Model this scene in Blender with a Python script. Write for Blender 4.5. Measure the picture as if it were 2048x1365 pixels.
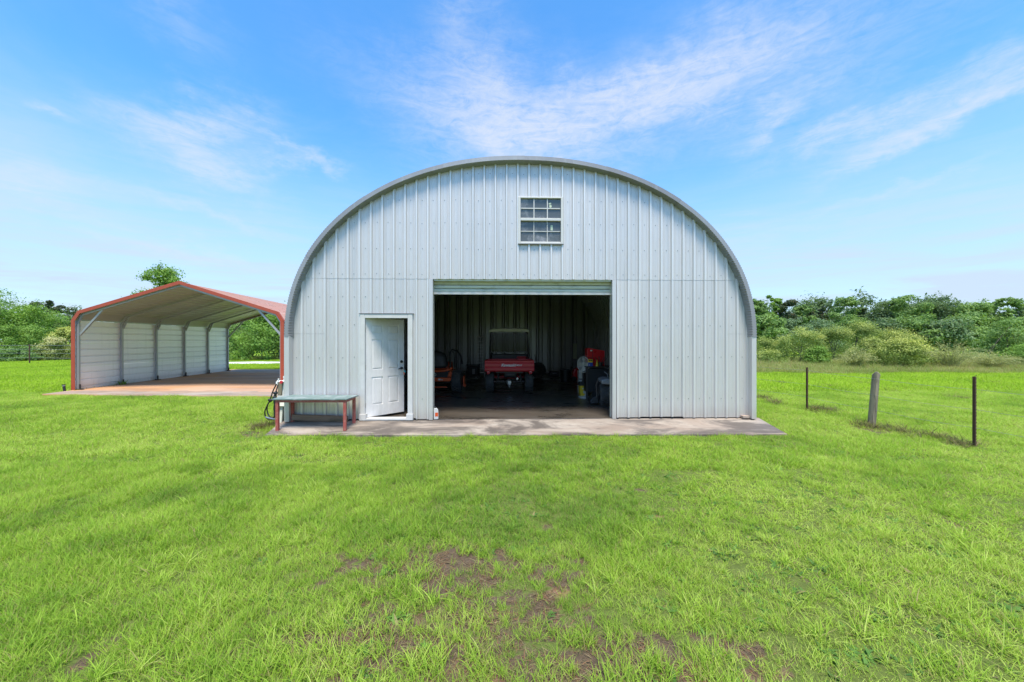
import bpy, bmesh, math, random
import numpy as np
from mathutils import Vector, Matrix, Euler

for o in list(bpy.data.objects):
    bpy.data.objects.remove(o)
scene = bpy.context.scene
COL = scene.collection
R = math.radians

# ------------------------------------------------------------------ camera
EYE = 1.64
FPX = 740.0            # focal length in photograph pixels (2048 wide)
cam_data = bpy.data.cameras.new("camera")
cam_data.sensor_width = 36.0
cam_data.lens = 36.0 * FPX / 2048.0
cam_data.clip_start = 0.05
cam_data.clip_end = 3000.0
cam = bpy.data.objects.new("camera", cam_data)
cam.location = (0, 0, EYE)
cam.rotation_euler = (R(90), 0, 0)
COL.objects.link(cam)
scene.camera = cam

# ------------------------------------------------------------------ light
SUN_EL, SUN_AZ = 69.0, 172.0      # azimuth clockwise from +Y (north); the sun is up, left and behind the camera
world = bpy.data.worlds.new("World")
scene.world = world
world.use_nodes = True
sun_data = bpy.data.lights.new("sun", 'SUN')
sun_data.energy = 3.0
sun_data.angle = R(18)
sun_data.color = (1.0, 0.93, 0.82)
sun = bpy.data.objects.new("sun", sun_data)
sd = Vector((math.sin(R(SUN_AZ)) * math.cos(R(SUN_EL)), math.cos(R(SUN_AZ)) * math.cos(R(SUN_EL)), math.sin(R(SUN_EL))))
sun.rotation_euler = sd.to_track_quat('Z', 'Y').to_euler()
sun.location = (-20, -20, 40)
COL.objects.link(sun)
scene.view_settings.view_transform = 'Standard'
scene.view_settings.look = 'None'
scene.view_settings.gamma = 1.0
scene.view_settings.use_curve_mapping = False
scene.view_settings.exposure = 1.12


class NT:
    """small helper around a node tree"""
    def __init__(self, tree):
        self.t = tree
        self.n = tree.nodes
        self.l = tree.links

    def node(self, kind, **kw):
        nd = self.n.new(kind)
        for k, v in kw.items():
            setattr(nd, k, v)
        return nd

    def put(self, sock, v):
        if v is None:
            return
        if isinstance(v, bpy.types.NodeSocket):
            self.l.new(v, sock)
        else:
            sock.default_value = v

    def math(self, op, a, b=None, c=None, clamp=False):
        nd = self.node('ShaderNodeMath', operation=op)
        nd.use_clamp = clamp
        self.put(nd.inputs[0], a)
        self.put(nd.inputs[1], b)
        self.put(nd.inputs[2], c)
        return nd.outputs[0]

    def mix(self, f, a, b, blend='MIX'):
        nd = self.node('ShaderNodeMix', data_type='RGBA', blend_type=blend)
        self.put(nd.inputs[0], f)
        self.put(nd.inputs[6], a)
        self.put(nd.inputs[7], b)
        return nd.outputs[2]

    def noise(self, vec, scale, detail=4, rough=0.55, dist=0.0):
        nd = self.node('ShaderNodeTexNoise')
        self.put(nd.inputs['Vector'], vec)
        self.put(nd.inputs['Scale'], scale)
        self.put(nd.inputs['Detail'], detail)
        self.put(nd.inputs['Roughness'], rough)
        self.put(nd.inputs['Distortion'], dist)
        return nd

    def ramp(self, v, a, b, lo=0.0, hi=1.0, smooth=True):
        nd = self.node('ShaderNodeMapRange')
        if smooth:
            nd.interpolation_type = 'SMOOTHSTEP'
        self.put(nd.inputs[0], v)
        self.put(nd.inputs[1], a)
        self.put(nd.inputs[2], b)
        self.put(nd.inputs[3], lo)
        self.put(nd.inputs[4], hi)
        return nd.outputs[0]

    def mapping(self, vec, scale=(1, 1, 1), rot=(0, 0, 0), loc=(0, 0, 0)):
        nd = self.node('ShaderNodeMapping')
        self.put(nd.inputs['Vector'], vec)
        nd.inputs['Scale'].default_value = scale
        nd.inputs['Rotation'].default_value = rot
        nd.inputs['Location'].default_value = loc
        return nd.outputs[0]


def rgba(c):
    return (c[0], c[1], c[2], 1.0)


# ---- sky: Nishita sky, thin high cirrus drawn over it as drifting veils
def build_sky():
    w = NT(world.node_tree)
    w.n.clear()
    sky = w.node('ShaderNodeTexSky')
    sky.sky_type = 'NISHITA'
    sky.sun_disc = False
    sky.sun_elevation = R(SUN_EL)
    sky.sun_rotation = R(SUN_AZ)
    sky.altitude = 100
    sky.air_density = 1.0
    sky.dust_density = 0.5
    sky.ozone_density = 2.0
    geo = w.node('ShaderNodeTexCoord')
    d = geo.outputs['Generated']
    sep = w.node('ShaderNodeSeparateXYZ')
    w.put(sep.inputs[0], d)
    x, y, z = sep.outputs
    az = w.math('ARCTAN2', x, y)
    el = w.math('ARCSINE', w.math('MAXIMUM', w.math('MINIMUM', z, 1.0), -1.0))
    # coordinates of a flat cloud sheet far overhead
    den = w.math('ADD', w.math('MAXIMUM', z, 0.0), 0.12)
    comb = w.node('ShaderNodeCombineXYZ')
    w.put(comb.inputs[0], w.math('DIVIDE', x, den))
    w.put(comb.inputs[1], w.math('DIVIDE', y, den))
    sheet = comb.outputs[0]

    def from_px(px, py):
        a = math.atan((px - 1024) / FPX)
        e = math.atan((682 - py) / FPX * math.cos(a))
        return a, e

    ang = w.node('ShaderNodeCombineXYZ')
    w.put(ang.inputs[0], az)
    w.put(ang.inputs[1], el)
    # warp the wisps so that their outlines feather
    wn = w.noise(w.mapping(ang.outputs[0], (3.0, 6.0, 1)), 1.6, 5, 0.6)
    wx = w.math('MULTIPLY', w.math('SUBTRACT', wn.outputs['Fac'], 0.5), 0.22)
    wn2 = w.noise(w.mapping(ang.outputs[0], (4.0, 6.0, 1), loc=(5, 3, 0)), 1.9, 5, 0.6)
    wy = w.math('MULTIPLY', w.math('SUBTRACT', wn2.outputs['Fac'], 0.5), 0.16)
    az2 = w.math('ADD', az, wx)
    el2 = w.math('ADD', el, wy)
    wisps = [  # px, py, half length px, half height px, tilt, weight
        (985, 185, 120, 64, -50, 0.75), (890, 205, 150, 44, -6, 0.6), (1040, 240, 150, 34, 8, 0.85), (1210, 222, 250, 28, 12, 0.95),
        (1390, 180, 150, 34, 10, 0.9), (1130, 298, 90, 24, -12, 0.6), (1330, 205, 260, 70, 5, 0.45),
        (400, 240, 120, 28, 12, 0.8), (345, 280, 85, 48, -10, 0.5), (440, 340, 105, 28, -22, 0.85),
        (550, 315, 60, 16, 10, 0.65), (645, 330, 40, 11, 0, 0.8), (570, 278, 60, 8, -14, 0.45), (150, 236, 34, 10, -16, 0.5),
        (1930, 212, 240, 22, 14, 1.45), (1740, 240, 200, 22, 8, 1.0), (1560, 236, 90, 18, 16, 0.85),
        (60, 365, 130, 36, -8, 0.75), (1640, 130, 220, 70, 0, 0.28), (340, 30, 120, 40, -20, 0.28),
        (420, 430, 160, 12, -10, 0.45), (380, 500, 200, 12, -8, 0.45), (1830, 370, 160, 6, 12, 0.3), (1600, 450, 300, 30, 4, 0.25)]
    total = None
    for px, py, hx, hy, tilt, wt in wisps:
        a0, e0 = from_px(px, py)
        c = math.cos(a0)
        sx = hx / FPX * c * c
        sy = max(hy, 7) / FPX * c
        t = R(tilt)
        dx = w.math('SUBTRACT', az2, a0)
        dy = w.math('SUBTRACT', el2, e0)
        u = w.math('ADD', w.math('MULTIPLY', dx, math.cos(t) / sx), w.math('MULTIPLY', dy, math.sin(t) / sx))
        v = w.math('ADD', w.math('MULTIPLY', dx, -math.sin(t) / sy), w.math('MULTIPLY', dy, math.cos(t) / sy))
        q = w.math('ADD', w.math('MULTIPLY', u, u), w.math('MULTIPLY', v, v))
        g = w.math('MULTIPLY', w.math('EXPONENT', w.math('MULTIPLY', q, -0.8)), wt)
        total = g if total is None else w.math('ADD', total, g)
    # fibres
    fib = w.noise(w.mapping(ang.outputs[0], (2.2, 11.0, 1), rot=(0, 0, R(8))), 3.0, 8, 0.68, 1.4)
    fib2 = w.noise(w.mapping(ang.outputs[0], (7, 15, 1), rot=(0, 0, R(-20))), 2.6, 8, 0.7, 1.8)
    f = w.ramp(w.math('ADD', w.math('MULTIPLY', fib.outputs['Fac'], 0.6), w.math('MULTIPLY', fib2.outputs['Fac'], 0.4)), 0.26, 0.76)
    wisp = w.math('MULTIPLY', w.math('MULTIPLY', total, w.math('ADD', w.math('MULTIPLY', f, 0.95), 0.12)), 0.86)
    # a thin general veil over the whole sky, thickening towards the horizon
    gen = w.noise(w.mapping(sheet, (0.5, 0.9, 1), rot=(0, 0, R(14))), 1.1, 8, 0.6, 0.8)
    veil = w.math('ADD', w.math('MULTIPLY', w.ramp(gen.outputs['Fac'], 0.45, 0.80), 0.36), 0.0)
    streak = w.noise(w.mapping(ang.outputs[0], (1.3, 16, 1), rot=(0, 0, R(-5))), 2.2, 7, 0.6, 0.6)
    low = w.math('MULTIPLY', w.ramp(el, 0.50, 0.08), w.math('ADD', w.math('MULTIPLY', w.ramp(streak.outputs['Fac'], 0.35, 0.75), 0.28), 0.72))
    dens = w.math('MINIMUM', w.math('ADD', veil, low), 0.95)
    wisp = w.math('MULTIPLY', w.math('SUBTRACT', 1.0, w.math('EXPONENT', w.math('MULTIPLY', wisp, -1.25))), 1.0)
    # grade: the clear blue of the photograph is cleaner than the raw model
    hs = w.node('ShaderNodeHueSaturation')
    hs.inputs['Hue'].default_value = 0.485
    hs.inputs['Saturation'].default_value = 1.15
    hs.inputs['Value'].default_value = 1.0
    w.put(hs.inputs['Color'], sky.outputs[0])
    grade = w.mix(1.0, hs.outputs[0], (SKYM[0], SKYM[1], SKYM[2], 1), 'MULTIPLY')
    cl = w.mix(dens, grade, (CLOUD[0], CLOUD[1], CLOUD[2], 1))
    cl = w.mix(wisp, cl, (3.0, 3.25, 3.7, 1))
    bg = w.node('ShaderNodeBackground')
    w.put(bg.inputs[0], cl)
    bg.inputs[1].default_value = 0.12
    out = w.node('ShaderNodeOutputWorld')
    w.l.new(bg.outputs[0], out.inputs[0])


SKYM = (0.70, 1.0, 1.3)
CLOUD = (2.5, 3.0, 3.65)
build_sky()

# ------------------------------------------------------------------ helpers
rng = np.random.default_rng(7)
random.seed(7)


def px(x, y, z0=0.0):
    """the point of the ground plane z = z0 that the photograph shows at pixel x, y"""
    Z = (EYE - z0) * FPX / (y - 682.0)
    return Vector(((x - 1024.0) / FPX * Z, Z, z0))


def at(x, y, Z):
    return Vector(((x - 1024.0) / FPX * Z, Z, EYE + (682.0 - y) / FPX * Z))


class MB:
    """collects shapes; build() links them as ONE mesh object"""
    def __init__(self):
        self.v, self.f, self.m = [], [], []
        self.mi = 0

    def add(self, verts, faces):
        b = len(self.v)
        self.v += [tuple(q) for q in verts]
        self.f += [tuple(i + b for i in q) for q in faces]
        self.m += [self.mi] * len(faces)
        return self

    def box(self, c, s, rot=None):
        x, y, z = s[0] / 2, s[1] / 2, s[2] / 2
        vs = [Vector((i, j, k)) for k in (-z, z) for j in (-y, y) for i in (-x, x)]
        if rot is not None:
            m = Euler(rot).to_matrix()
            vs = [m @ q for q in vs]
        c = Vector(c)
        return self.add([q + c for q in vs], [(0, 2, 3, 1), (4, 5, 7, 6), (0, 1, 5, 4), (2, 6, 7, 3), (0, 4, 6, 2), (1, 3, 7, 5)])

    def span(self, a, b):
        a, b = Vector(a), Vector(b)
        return self.box((a + b) / 2, [abs(q) for q in (b - a)])

    def bar(self, p, q, w, h, up=(0, 0, 1)):
        """square bar from p to q"""
        p, q, up = Vector(p), Vector(q), Vector(up)
        d = (q - p).normalized()
        s = d.cross(up)
        if s.length < 1e-4:
            s = d.cross(Vector((0, 1, 0)))
        s.normalize()
        u = s.cross(d)
        o = [s * a * w / 2 + u * b * h / 2 for a, b in ((-1, -1), (1, -1), (1, 1), (-1, 1))]
        return self.add([p + k for k in o] + [q + k for k in o], [(3, 2, 1, 0), (4, 5, 6, 7), (0, 1, 5, 4), (1, 2, 6, 5), (2, 3, 7, 6), (3, 0, 4, 7)])

    def tube(self, pts, r, n=10, cap=True, closed=False):
        pts = [Vector(q) for q in pts]
        rs = r if isinstance(r, (list, tuple)) else [r] * len(pts)
        prev = None
        vs, fs = [], []
        N = len(pts)
        for i, q in enumerate(pts):
            if closed:
                d = (pts[(i + 1) % N] - pts[i - 1]).normalized()
            else:
                d = (pts[min(i + 1, N - 1)] - pts[max(i - 1, 0)]).normalized()
            if prev is None:
                a = d.cross(Vector((0, 0, 1)))
                if a.length < 1e-3:
                    a = d.cross(Vector((0, 1, 0)))
            else:
                a = prev - d * prev.dot(d)
            a.normalize()
            prev = a
            b = d.cross(a)
            for k in range(n):
                t = 2 * math.pi * k / n
                vs.append(q + (a * math.cos(t) + b * math.sin(t)) * rs[i])
        last = N if closed else N - 1
        for i in range(last):
            for k in range(n):
                i2 = (i + 1) % N
                fs.append((i * n + k, i * n + (k + 1) % n, i2 * n + (k + 1) % n, i2 * n + k))
        if cap and not closed:
            fs.append(tuple(range(n - 1, -1, -1)))
            fs.append(tuple((N - 1) * n + k for k in range(n)))
        return self.add(vs, fs)

    def lathe(self, prof, c=(0, 0, 0), axis='Z', n=24):
        """prof: (radius, height) pairs turned round an axis"""
        vs, fs = [], []
        c = Vector(c)
        for r, h in prof:
            for k in range(n):
                t = 2 * math.pi * k / n
                a, b = r * math.cos(t), r * math.sin(t)
                vs.append(c + (Vector((a, b, h)) if axis == 'Z' else Vector((h, a, b)) if axis == 'X' else Vector((b, h, a))))
        for i in range(len(prof) - 1):
            for k in range(n):
                fs.append((i * n + k, i * n + (k + 1) % n, (i + 1) * n + (k + 1) % n, (i + 1) * n + k))
        return self.add(vs, fs)

    def prism(self, outline, d0, d1, plane='XZ'):
        """closed outline pushed along the third axis"""
        n = len(outline)
        def P(a, b, d):
            return (a, d, b) if plane == 'XZ' else (d, a, b) if plane == 'YZ' else (a, b, d)
        vs = [P(a, b, d0) for a, b in outline] + [P(a, b, d1) for a, b in outline]
        fs = [tuple(range(n - 1, -1, -1)), tuple(range(n, 2 * n))] + [(i, (i + 1) % n, n + (i + 1) % n, n + i) for i in range(n)]
        return self.add(vs, fs)

    def grid(self, rows, flip=False):
        nr, nc = len(rows), len(rows[0])
        vs = [q for r_ in rows for q in r_]
        fs = []
        for i in range(nr - 1):
            for j in range(nc - 1):
                q = (i * nc + j, i * nc + j + 1, (i + 1) * nc + j + 1, (i + 1) * nc + j)
                fs.append(q[::-1] if flip else q)
        return self.add(vs, fs)

    def mesh(self, name, mats, smooth=False, fix=True):
        me = bpy.data.meshes.new(name)
        me.from_pydata(self.v, [], self.f)
        for m in (mats if isinstance(mats, (list, tuple)) else [mats]):
            me.materials.append(m)
        if any(self.m):
            me.polygons.foreach_set('material_index', self.m)
        if fix:
            bm = bmesh.new()
            bm.from_mesh(me)
            bmesh.ops.recalc_face_normals(bm, faces=bm.faces)
            bm.to_mesh(me)
            bm.free()
        if smooth:
            me.polygons.foreach_set('use_smooth', [True] * len(me.polygons))
        me.update()
        return me

    def build(self, name, mats, parent=None, smooth=False, bevel=0.0, fix=True, loc=None, rot=None):
        o = link(name, self.mesh(name, mats, smooth, fix), parent)
        if loc is not None:
            o.location = loc
        if rot is not None:
            o.rotation_euler = rot
        if bevel:
            b = o.modifiers.new('bevel', 'BEVEL')
            b.width = bevel
            b.segments = 2
            b.limit_method = 'ANGLE'
            b.angle_limit = R(40)
        if smooth:
            e = o.modifiers.new('split', 'EDGE_SPLIT')
            e.split_angle = R(42)
        return o


def link(name, data, parent=None):
    o = bpy.data.objects.new(name, data)
    COL.objects.link(o)
    if parent is not None:
        o.parent = parent
    return o


def tag(o, label=None, cat=None, group=None, kind=None):
    if label:
        o['label'] = label
    if cat:
        o['category'] = cat
    if group:
        o['group'] = group
    if kind:
        o['kind'] = kind
    return o


def thing(name, label, cat, loc=(0, 0, 0), rz=0.0, group=None):
    o = bpy.data.objects.new(name, None)
    COL.objects.link(o)
    o.empty_display_size = 0.2
    o.location = loc
    o.rotation_euler = (0, 0, rz)
    return tag(o, label, cat, group)


def mesh_np(name, V, F, mats, smooth=False, attrs=None):
    """mesh from numpy arrays; all faces of F have the same number of corners"""
    me = bpy.data.meshes.new(name)
    V = np.asarray(V, dtype=np.float32)
    F = np.asarray(F, dtype=np.int32)
    me.vertices.add(len(V))
    me.vertices.foreach_set('co', V.ravel())
    k = F.shape[1]
    me.loops.add(F.size)
    me.loops.foreach_set('vertex_index', F.ravel())
    me.polygons.add(len(F))
    me.polygons.foreach_set('loop_start', np.arange(0, F.size, k, dtype=np.int32))
    for m in (mats if isinstance(mats, (list, tuple)) else [mats]):
        me.materials.append(m)
    if attrs:
        for an, av in attrs.items():
            a = me.attributes.new(an, 'FLOAT', 'POINT')
            a.data.foreach_set('value', np.asarray(av, dtype=np.float32))
    me.update(calc_edges=True)
    if smooth:
        me.polygons.foreach_set('use_smooth', np.ones(len(F), dtype=bool))
    return me


def vnoise(x, y, seed=0):
    """smooth value noise in 0..1"""
    x = np.asarray(x, float)
    y = np.asarray(y, float)
    xi, yi = np.floor(x).astype(np.int64), np.floor(y).astype(np.int64)
    xf, yf = x - xi, y - yi
    def h(a, b):
        n = (a * 374761393 + b * 668265263 + seed * 974634541) & 0x7fffffff
        n = ((n ^ (n >> 13)) * 1274126177) & 0x7fffffff
        return ((n ^ (n >> 16)) & 0xffff) / 65535.0
    u, v = xf * xf * (3 - 2 * xf), yf * yf * (3 - 2 * yf)
    return (h(xi, yi) * (1 - u) + h(xi + 1, yi) * u) * (1 - v) + (h(xi, yi + 1) * (1 - u) + h(xi + 1, yi + 1) * u) * v


def fbm(x, y, seed=0, octs=4):
    s, a, t = 0, 0.5, 0
    for i in range(octs):
        s = s + a * vnoise(x * 2 ** i, y * 2 ** i, seed + i)
        t += a
        a *= 0.55
    return s / t


# ------------------------------------------------------------------ materials
def new_mat(name):
    m = bpy.data.materials.new(name)
    m.use_nodes = True
    nt = NT(m.node_tree)
    bsdf = nt.n['Principled BSDF']
    return m, nt, bsdf


def M(name, col, rough=0.5, metal=0.0, var=0.12, scale=8.0, dirt=None, dirt_amt=0.0, dirt_scale=3.0, bump=0.0, bump_scale=40.0, stretch=(1, 1, 1), spec=0.5):
    """paint or metal with grain, and optional dirt in blotches of its own"""
    m, nt, b = new_mat(name)
    tc = nt.node('ShaderNodeTexCoord').outputs['Object']
    v = nt.mapping(tc, stretch)
    n1 = nt.noise(v, scale, 5, 0.6)
    lo = rgba([c * (1 - var) for c in col])
    hi = rgba([min(1, c * (1 + var)) for c in col])
    c = nt.mix(n1.outputs['Fac'], lo, hi)
    if dirt is not None:
        n2 = nt.noise(v, dirt_scale, 7, 0.65, 0.4)
        f = nt.math('MULTIPLY', nt.ramp(n2.outputs['Fac'], 0.45, 0.72), dirt_amt)
        c = nt.mix(f, c, rgba(dirt))
    nt.put(b.inputs['Base Color'], c)
    b.inputs['Metallic'].default_value = metal
    b.inputs['Specular IOR Level'].default_value = spec
    nt.put(b.inputs['Roughness'], nt.ramp(n1.outputs['Fac'], 0.2, 0.8, max(0.02, rough - 0.08), min(1, rough + 0.08)))
    if bump:
        n3 = nt.noise(v, bump_scale, 5, 0.6)
        bp = nt.node('ShaderNodeBump')
        bp.inputs['Strength'].default_value = bump
        bp.inputs['Distance'].default_value = 0.01
        nt.put(bp.inputs['Height'], n3.outputs['Fac'])
        nt.l.new(bp.outputs[0], b.inputs['Normal'])
    return m


def galvalume(name, col=(0.64, 0.605, 0.575), rough=0.40, metal=0.4, grime=0.36):
    """zinc-aluminium sheet: faint spangle, weather streaks running down, splashed earth along the foot"""
    m, nt, b = new_mat(name)
    pos = nt.node('ShaderNodeNewGeometry').outputs['Position']
    rnd = nt.node('ShaderNodeObjectInfo').outputs['Random']
    spangle = nt.noise(pos, 60, 3, 0.6)
    streak = nt.noise(nt.mapping(pos, (9, 9, 0.35)), 1.0, 6, 0.65)
    blot = nt.noise(pos, 0.9, 5, 0.6)
    c = nt.mix(spangle.outputs['Fac'], rgba([q * 0.95 for q in col]), rgba([q * 1.05 for q in col]))
    c = nt.mix(nt.math('MULTIPLY', nt.ramp(streak.outputs['Fac'], 0.5, 0.75), grime), c, (0.36, 0.37, 0.36, 1))
    c = nt.mix(nt.math('MULTIPLY', nt.ramp(blot.outputs['Fac'], 0.45, 0.8), 0.16), c, (0.74, 0.76, 0.78, 1))
    c = nt.mix(nt.math('MULTIPLY', rnd, 0.24), c, (0.44, 0.46, 0.47, 1))
    sep = nt.node('ShaderNodeSeparateXYZ')
    nt.put(sep.inputs[0], pos)
    foot = nt.math('ADD', sep.outputs[2], nt.math('MULTIPLY', streak.outputs['Fac'], 0.5))
    splash = nt.math('MULTIPLY', nt.ramp(foot, 0.62, 0.26), 0.35)
    c = nt.mix(splash, c, (0.30, 0.25, 0.19, 1))
    nt.put(b.inputs['Base Color'], c)
    b.inputs['Metallic'].default_value = metal
    nt.put(b.inputs['Roughness'], nt.ramp(spangle.outputs['Fac'], 0.2, 0.8, rough - 0.06, rough + 0.06))
    oil = nt.noise(nt.mapping(pos, (2.4, 2.4, 1.1)), 1.0, 3, 0.5)
    bp = nt.node('ShaderNodeBump')
    bp.inputs['Strength'].default_value = 0.35
    bp.inputs['Distance'].default_value = 0.02
    nt.put(bp.inputs['Height'], oil.outputs['Fac'])
    nt.l.new(bp.outputs[0], b.inputs['Normal'])
    return m


MT = {}
MT['wall'] = galvalume('galvalume_wall')
MT['ridge'] = galvalume('galvalume_ridge_highlight', (0.74, 0.71, 0.68))  # paler copy of the wall sheet: highlight on the rib tops put into the colour
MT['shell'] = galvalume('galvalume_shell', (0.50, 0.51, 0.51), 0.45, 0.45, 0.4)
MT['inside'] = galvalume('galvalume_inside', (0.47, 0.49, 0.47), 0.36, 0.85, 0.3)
MT['rim'] = galvalume('galvalume_rim', (0.25, 0.24, 0.24), 0.45, 0.35, 0.55)
MT['roof_under'] = galvalume('bare_roof_underside', (0.42, 0.40, 0.36), 0.45, 0.3, 0.4)
MT['galv'] = galvalume('galvanised_tube', (0.36, 0.375, 0.375), 0.45, 0.4, 0.3)
MT['liner'] = galvalume('galvanised_liner', (0.86, 0.86, 0.86), 0.4, 0.25, 0.2)
MT['white'] = M('white_painted_wood', (0.56, 0.545, 0.515), 0.5, dirt=(0.42, 0.40, 0.35), dirt_amt=0.28, dirt_scale=2.2)
MT['door'] = M('white_door_enamel', (0.74, 0.71, 0.68), 0.42, dirt=(0.45, 0.44, 0.38), dirt_amt=0.3, dirt_scale=2.6, stretch=(2, 2, 0.8))
MT['cream'] = M('cream_enamel', (0.60, 0.60, 0.50), 0.45, dirt=(0.22, 0.23, 0.16), dirt_amt=0.5, dirt_scale=4, stretch=(1, 1, 3))
MT['vinyl'] = M('white_vinyl', (0.56, 0.55, 0.52), 0.4, var=0.05)
MT['red_trim'] = M('red_trim_paint', (0.36, 0.062, 0.028), 0.5, var=0.15, scale=3, dirt=(0.40, 0.115, 0.06), dirt_amt=0.35, dirt_scale=1.5)
MT['red_roof'] = M('faded_red_roof', (0.60, 0.29, 0.18), 0.32, var=0.1, scale=2, dirt=(0.64, 0.40, 0.29), dirt_amt=0.5, dirt_scale=0.8)
MT['red_table'] = M('red_oxide_paint', (0.34, 0.075, 0.06), 0.5, var=0.2, scale=10, dirt=(0.46, 0.22, 0.18), dirt_amt=0.6, dirt_scale=14)
MT['red_utv'] = M('red_plastic', (0.62, 0.022, 0.035), 0.35, var=0.1)
MT['red_box'] = M('red_tool_paint', (0.55, 0.015, 0.02), 0.3, var=0.08)
MT['orange'] = M('orange_paint', (0.60, 0.085, 0.02), 0.35, var=0.1)
MT['black'] = M('black_plastic', (0.018, 0.019, 0.02), 0.5, var=0.2)
MT['rubber'] = M('tyre_rubber', (0.045, 0.045, 0.043), 0.75, var=0.25, dirt=(0.16, 0.14, 0.11), dirt_amt=0.5, dirt_scale=6)
MT['iron'] = M('dark_iron', (0.055, 0.05, 0.045), 0.55, 0.4, var=0.3, dirt=(0.12, 0.06, 0.03), dirt_amt=0.4)
MT['steel'] = M('bright_steel', (0.36, 0.36, 0.35), 0.35, 0.8)
MT['alu'] = M('ladder_aluminium', (0.60, 0.61, 0.61), 0.4, 0.6)
MT['grey'] = M('grey_plastic', (0.25, 0.25, 0.25), 0.5)
MT['yellow'] = M('yellow_plastic', (0.75, 0.52, 0.03), 0.35, var=0.05)
MT['blue'] = M('blue_plastic', (0.03, 0.07, 0.35), 0.4)
MT['pale_green'] = M('pale_green_plastic', (0.52, 0.58, 0.42), 0.45)
MT['canopy'] = M('pale_canopy', (0.84, 0.87, 0.68), 0.4, var=0.04)
MT['fan_white'] = M('off_white_plastic', (0.62, 0.61, 0.55), 0.45)
MT['pvc'] = M('white_pvc', (0.76, 0.74, 0.68), 0.35, var=0.06)
MT['hose'] = M('black_hose', (0.02, 0.021, 0.02), 0.4)
MT['old_wood'] = M('weathered_wood', (0.24, 0.205, 0.135), 0.85, var=0.35, scale=6, stretch=(8, 8, 1), dirt=(0.06, 0.045, 0.03), dirt_amt=0.95, dirt_scale=2.5, bump=0.6, bump_scale=12)
MT['plank'] = M('brown_plank', (0.20, 0.13, 0.085), 0.8, var=0.3, scale=5, stretch=(1, 8, 8), dirt=(0.06, 0.045, 0.02), dirt_amt=0.7, dirt_scale=2, bump=0.4, bump_scale=12)
MT['tabletop'] = M('worn_green_top', (0.14, 0.20, 0.18), 0.55, var=0.2, scale=4, dirt=(0.36, 0.39, 0.39), dirt_amt=0.8, dirt_scale=5, bump=0.3)
MT['rust'] = M('rusty_steel', (0.085, 0.042, 0.024), 0.85, var=0.4, scale=20, bump=0.4)
MT['screw'] = M('screw_head', (0.17, 0.165, 0.16), 0.5, 0.3)
MT['brass'] = M('dull_brass', (0.30, 0.20, 0.08), 0.4, 0.7)
MT['trunk'] = M('bark', (0.13, 0.105, 0.08), 0.9, var=0.4, scale=6, stretch=(3, 3, 0.6), bump=0.5, bump_scale=15)
MT['dead_wood'] = M('dead_grey_wood', (0.36, 0.32, 0.26), 0.9, var=0.3)
MT['wire'] = M('galvanised_wire', (0.32, 0.32, 0.31), 0.5, 0.5)


def tinted_glass():
    m, nt, b = new_mat('tinted_plastic_window')
    b.inputs['Base Color'].default_value = (0.02, 0.022, 0.02, 1)
    b.inputs['Roughness'].default_value = 0.12
    tr = nt.node('ShaderNodeBsdfTransparent')
    tr.inputs[0].default_value = (0.55, 0.58, 0.55, 1)
    mx = nt.node('ShaderNodeMixShader')
    mx.inputs[0].default_value = 0.72
    nt.l.new(b.outputs[0], mx.inputs[1])
    nt.l.new(tr.outputs[0], mx.inputs[2])
    nt.l.new(mx.outputs[0], nt.n['Material Output'].inputs[0])
    return m


MT['tint'] = tinted_glass()


def glass_mat():
    m, nt, b = new_mat('dusty_glass')
    pos = nt.node('ShaderNodeNewGeometry').outputs['Position']
    n = nt.noise(nt.mapping(pos, (1, 1, 0.8)), 6, 7, 0.65, 0.6)
    n2 = nt.noise(pos, 1.7, 4, 0.6)
    f = nt.math('MULTIPLY', nt.ramp(n.outputs['Fac'], 0.42, 0.72), nt.ramp(n2.outputs['Fac'], 0.35, 0.6))
    c = nt.mix(f, (0.085, 0.092, 0.09, 1), (0.26, 0.26, 0.27, 1))
    nt.put(b.inputs['Base Color'], c)
    nt.put(b.inputs['Roughness'], nt.math('ADD', nt.math('MULTIPLY', f, 0.3), 0.06))
    b.inputs['Specular IOR Level'].default_value = 0.7
    bp = nt.node('ShaderNodeBump')
    bp.inputs['Strength'].default_value = 0.15
    bp.inputs['Distance'].default_value = 0.05
    nt.put(bp.inputs['Height'], n2.outputs['Fac'])
    nt.l.new(bp.outputs[0], b.inputs['Normal'])
    return m


MT['glass'] = glass_mat()


def concrete(name, pale, stain, amt, earth=None, earth_amt=0.0, rough=0.85, sc=0.55, streak=(0.6, 1.6, 1), thr=(0.46, 0.62)):
    m, nt, b = new_mat(name)
    pos = nt.node('ShaderNodeNewGeometry').outputs['Position']
    n1 = nt.noise(nt.mapping(pos, streak), sc * 2, 9, 0.68, 0.7)
    n2 = nt.noise(pos, 22, 6, 0.7)
    n3 = nt.noise(nt.mapping(pos, streak, loc=(7, 2, 0)), sc * 1.2, 7, 0.62, 0.9)
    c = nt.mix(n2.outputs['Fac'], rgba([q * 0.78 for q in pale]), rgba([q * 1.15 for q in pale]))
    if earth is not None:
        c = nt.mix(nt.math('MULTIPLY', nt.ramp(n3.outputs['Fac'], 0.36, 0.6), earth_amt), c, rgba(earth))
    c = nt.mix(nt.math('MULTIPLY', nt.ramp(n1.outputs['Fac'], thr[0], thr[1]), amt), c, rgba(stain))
    nt.put(b.inputs['Base Color'], c)
    nt.put(b.inputs['Roughness'], nt.ramp(n1.outputs['Fac'], 0.3, 0.7, rough, rough - 0.15))
    bp = nt.node('ShaderNodeBump')
    bp.inputs['Strength'].default_value = 0.4
    bp.inputs['Distance'].default_value = 0.006
    nt.put(bp.inputs['Height'], n2.outputs['Fac'])
    nt.l.new(bp.outputs[0], b.inputs['Normal'])
    return m


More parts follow.
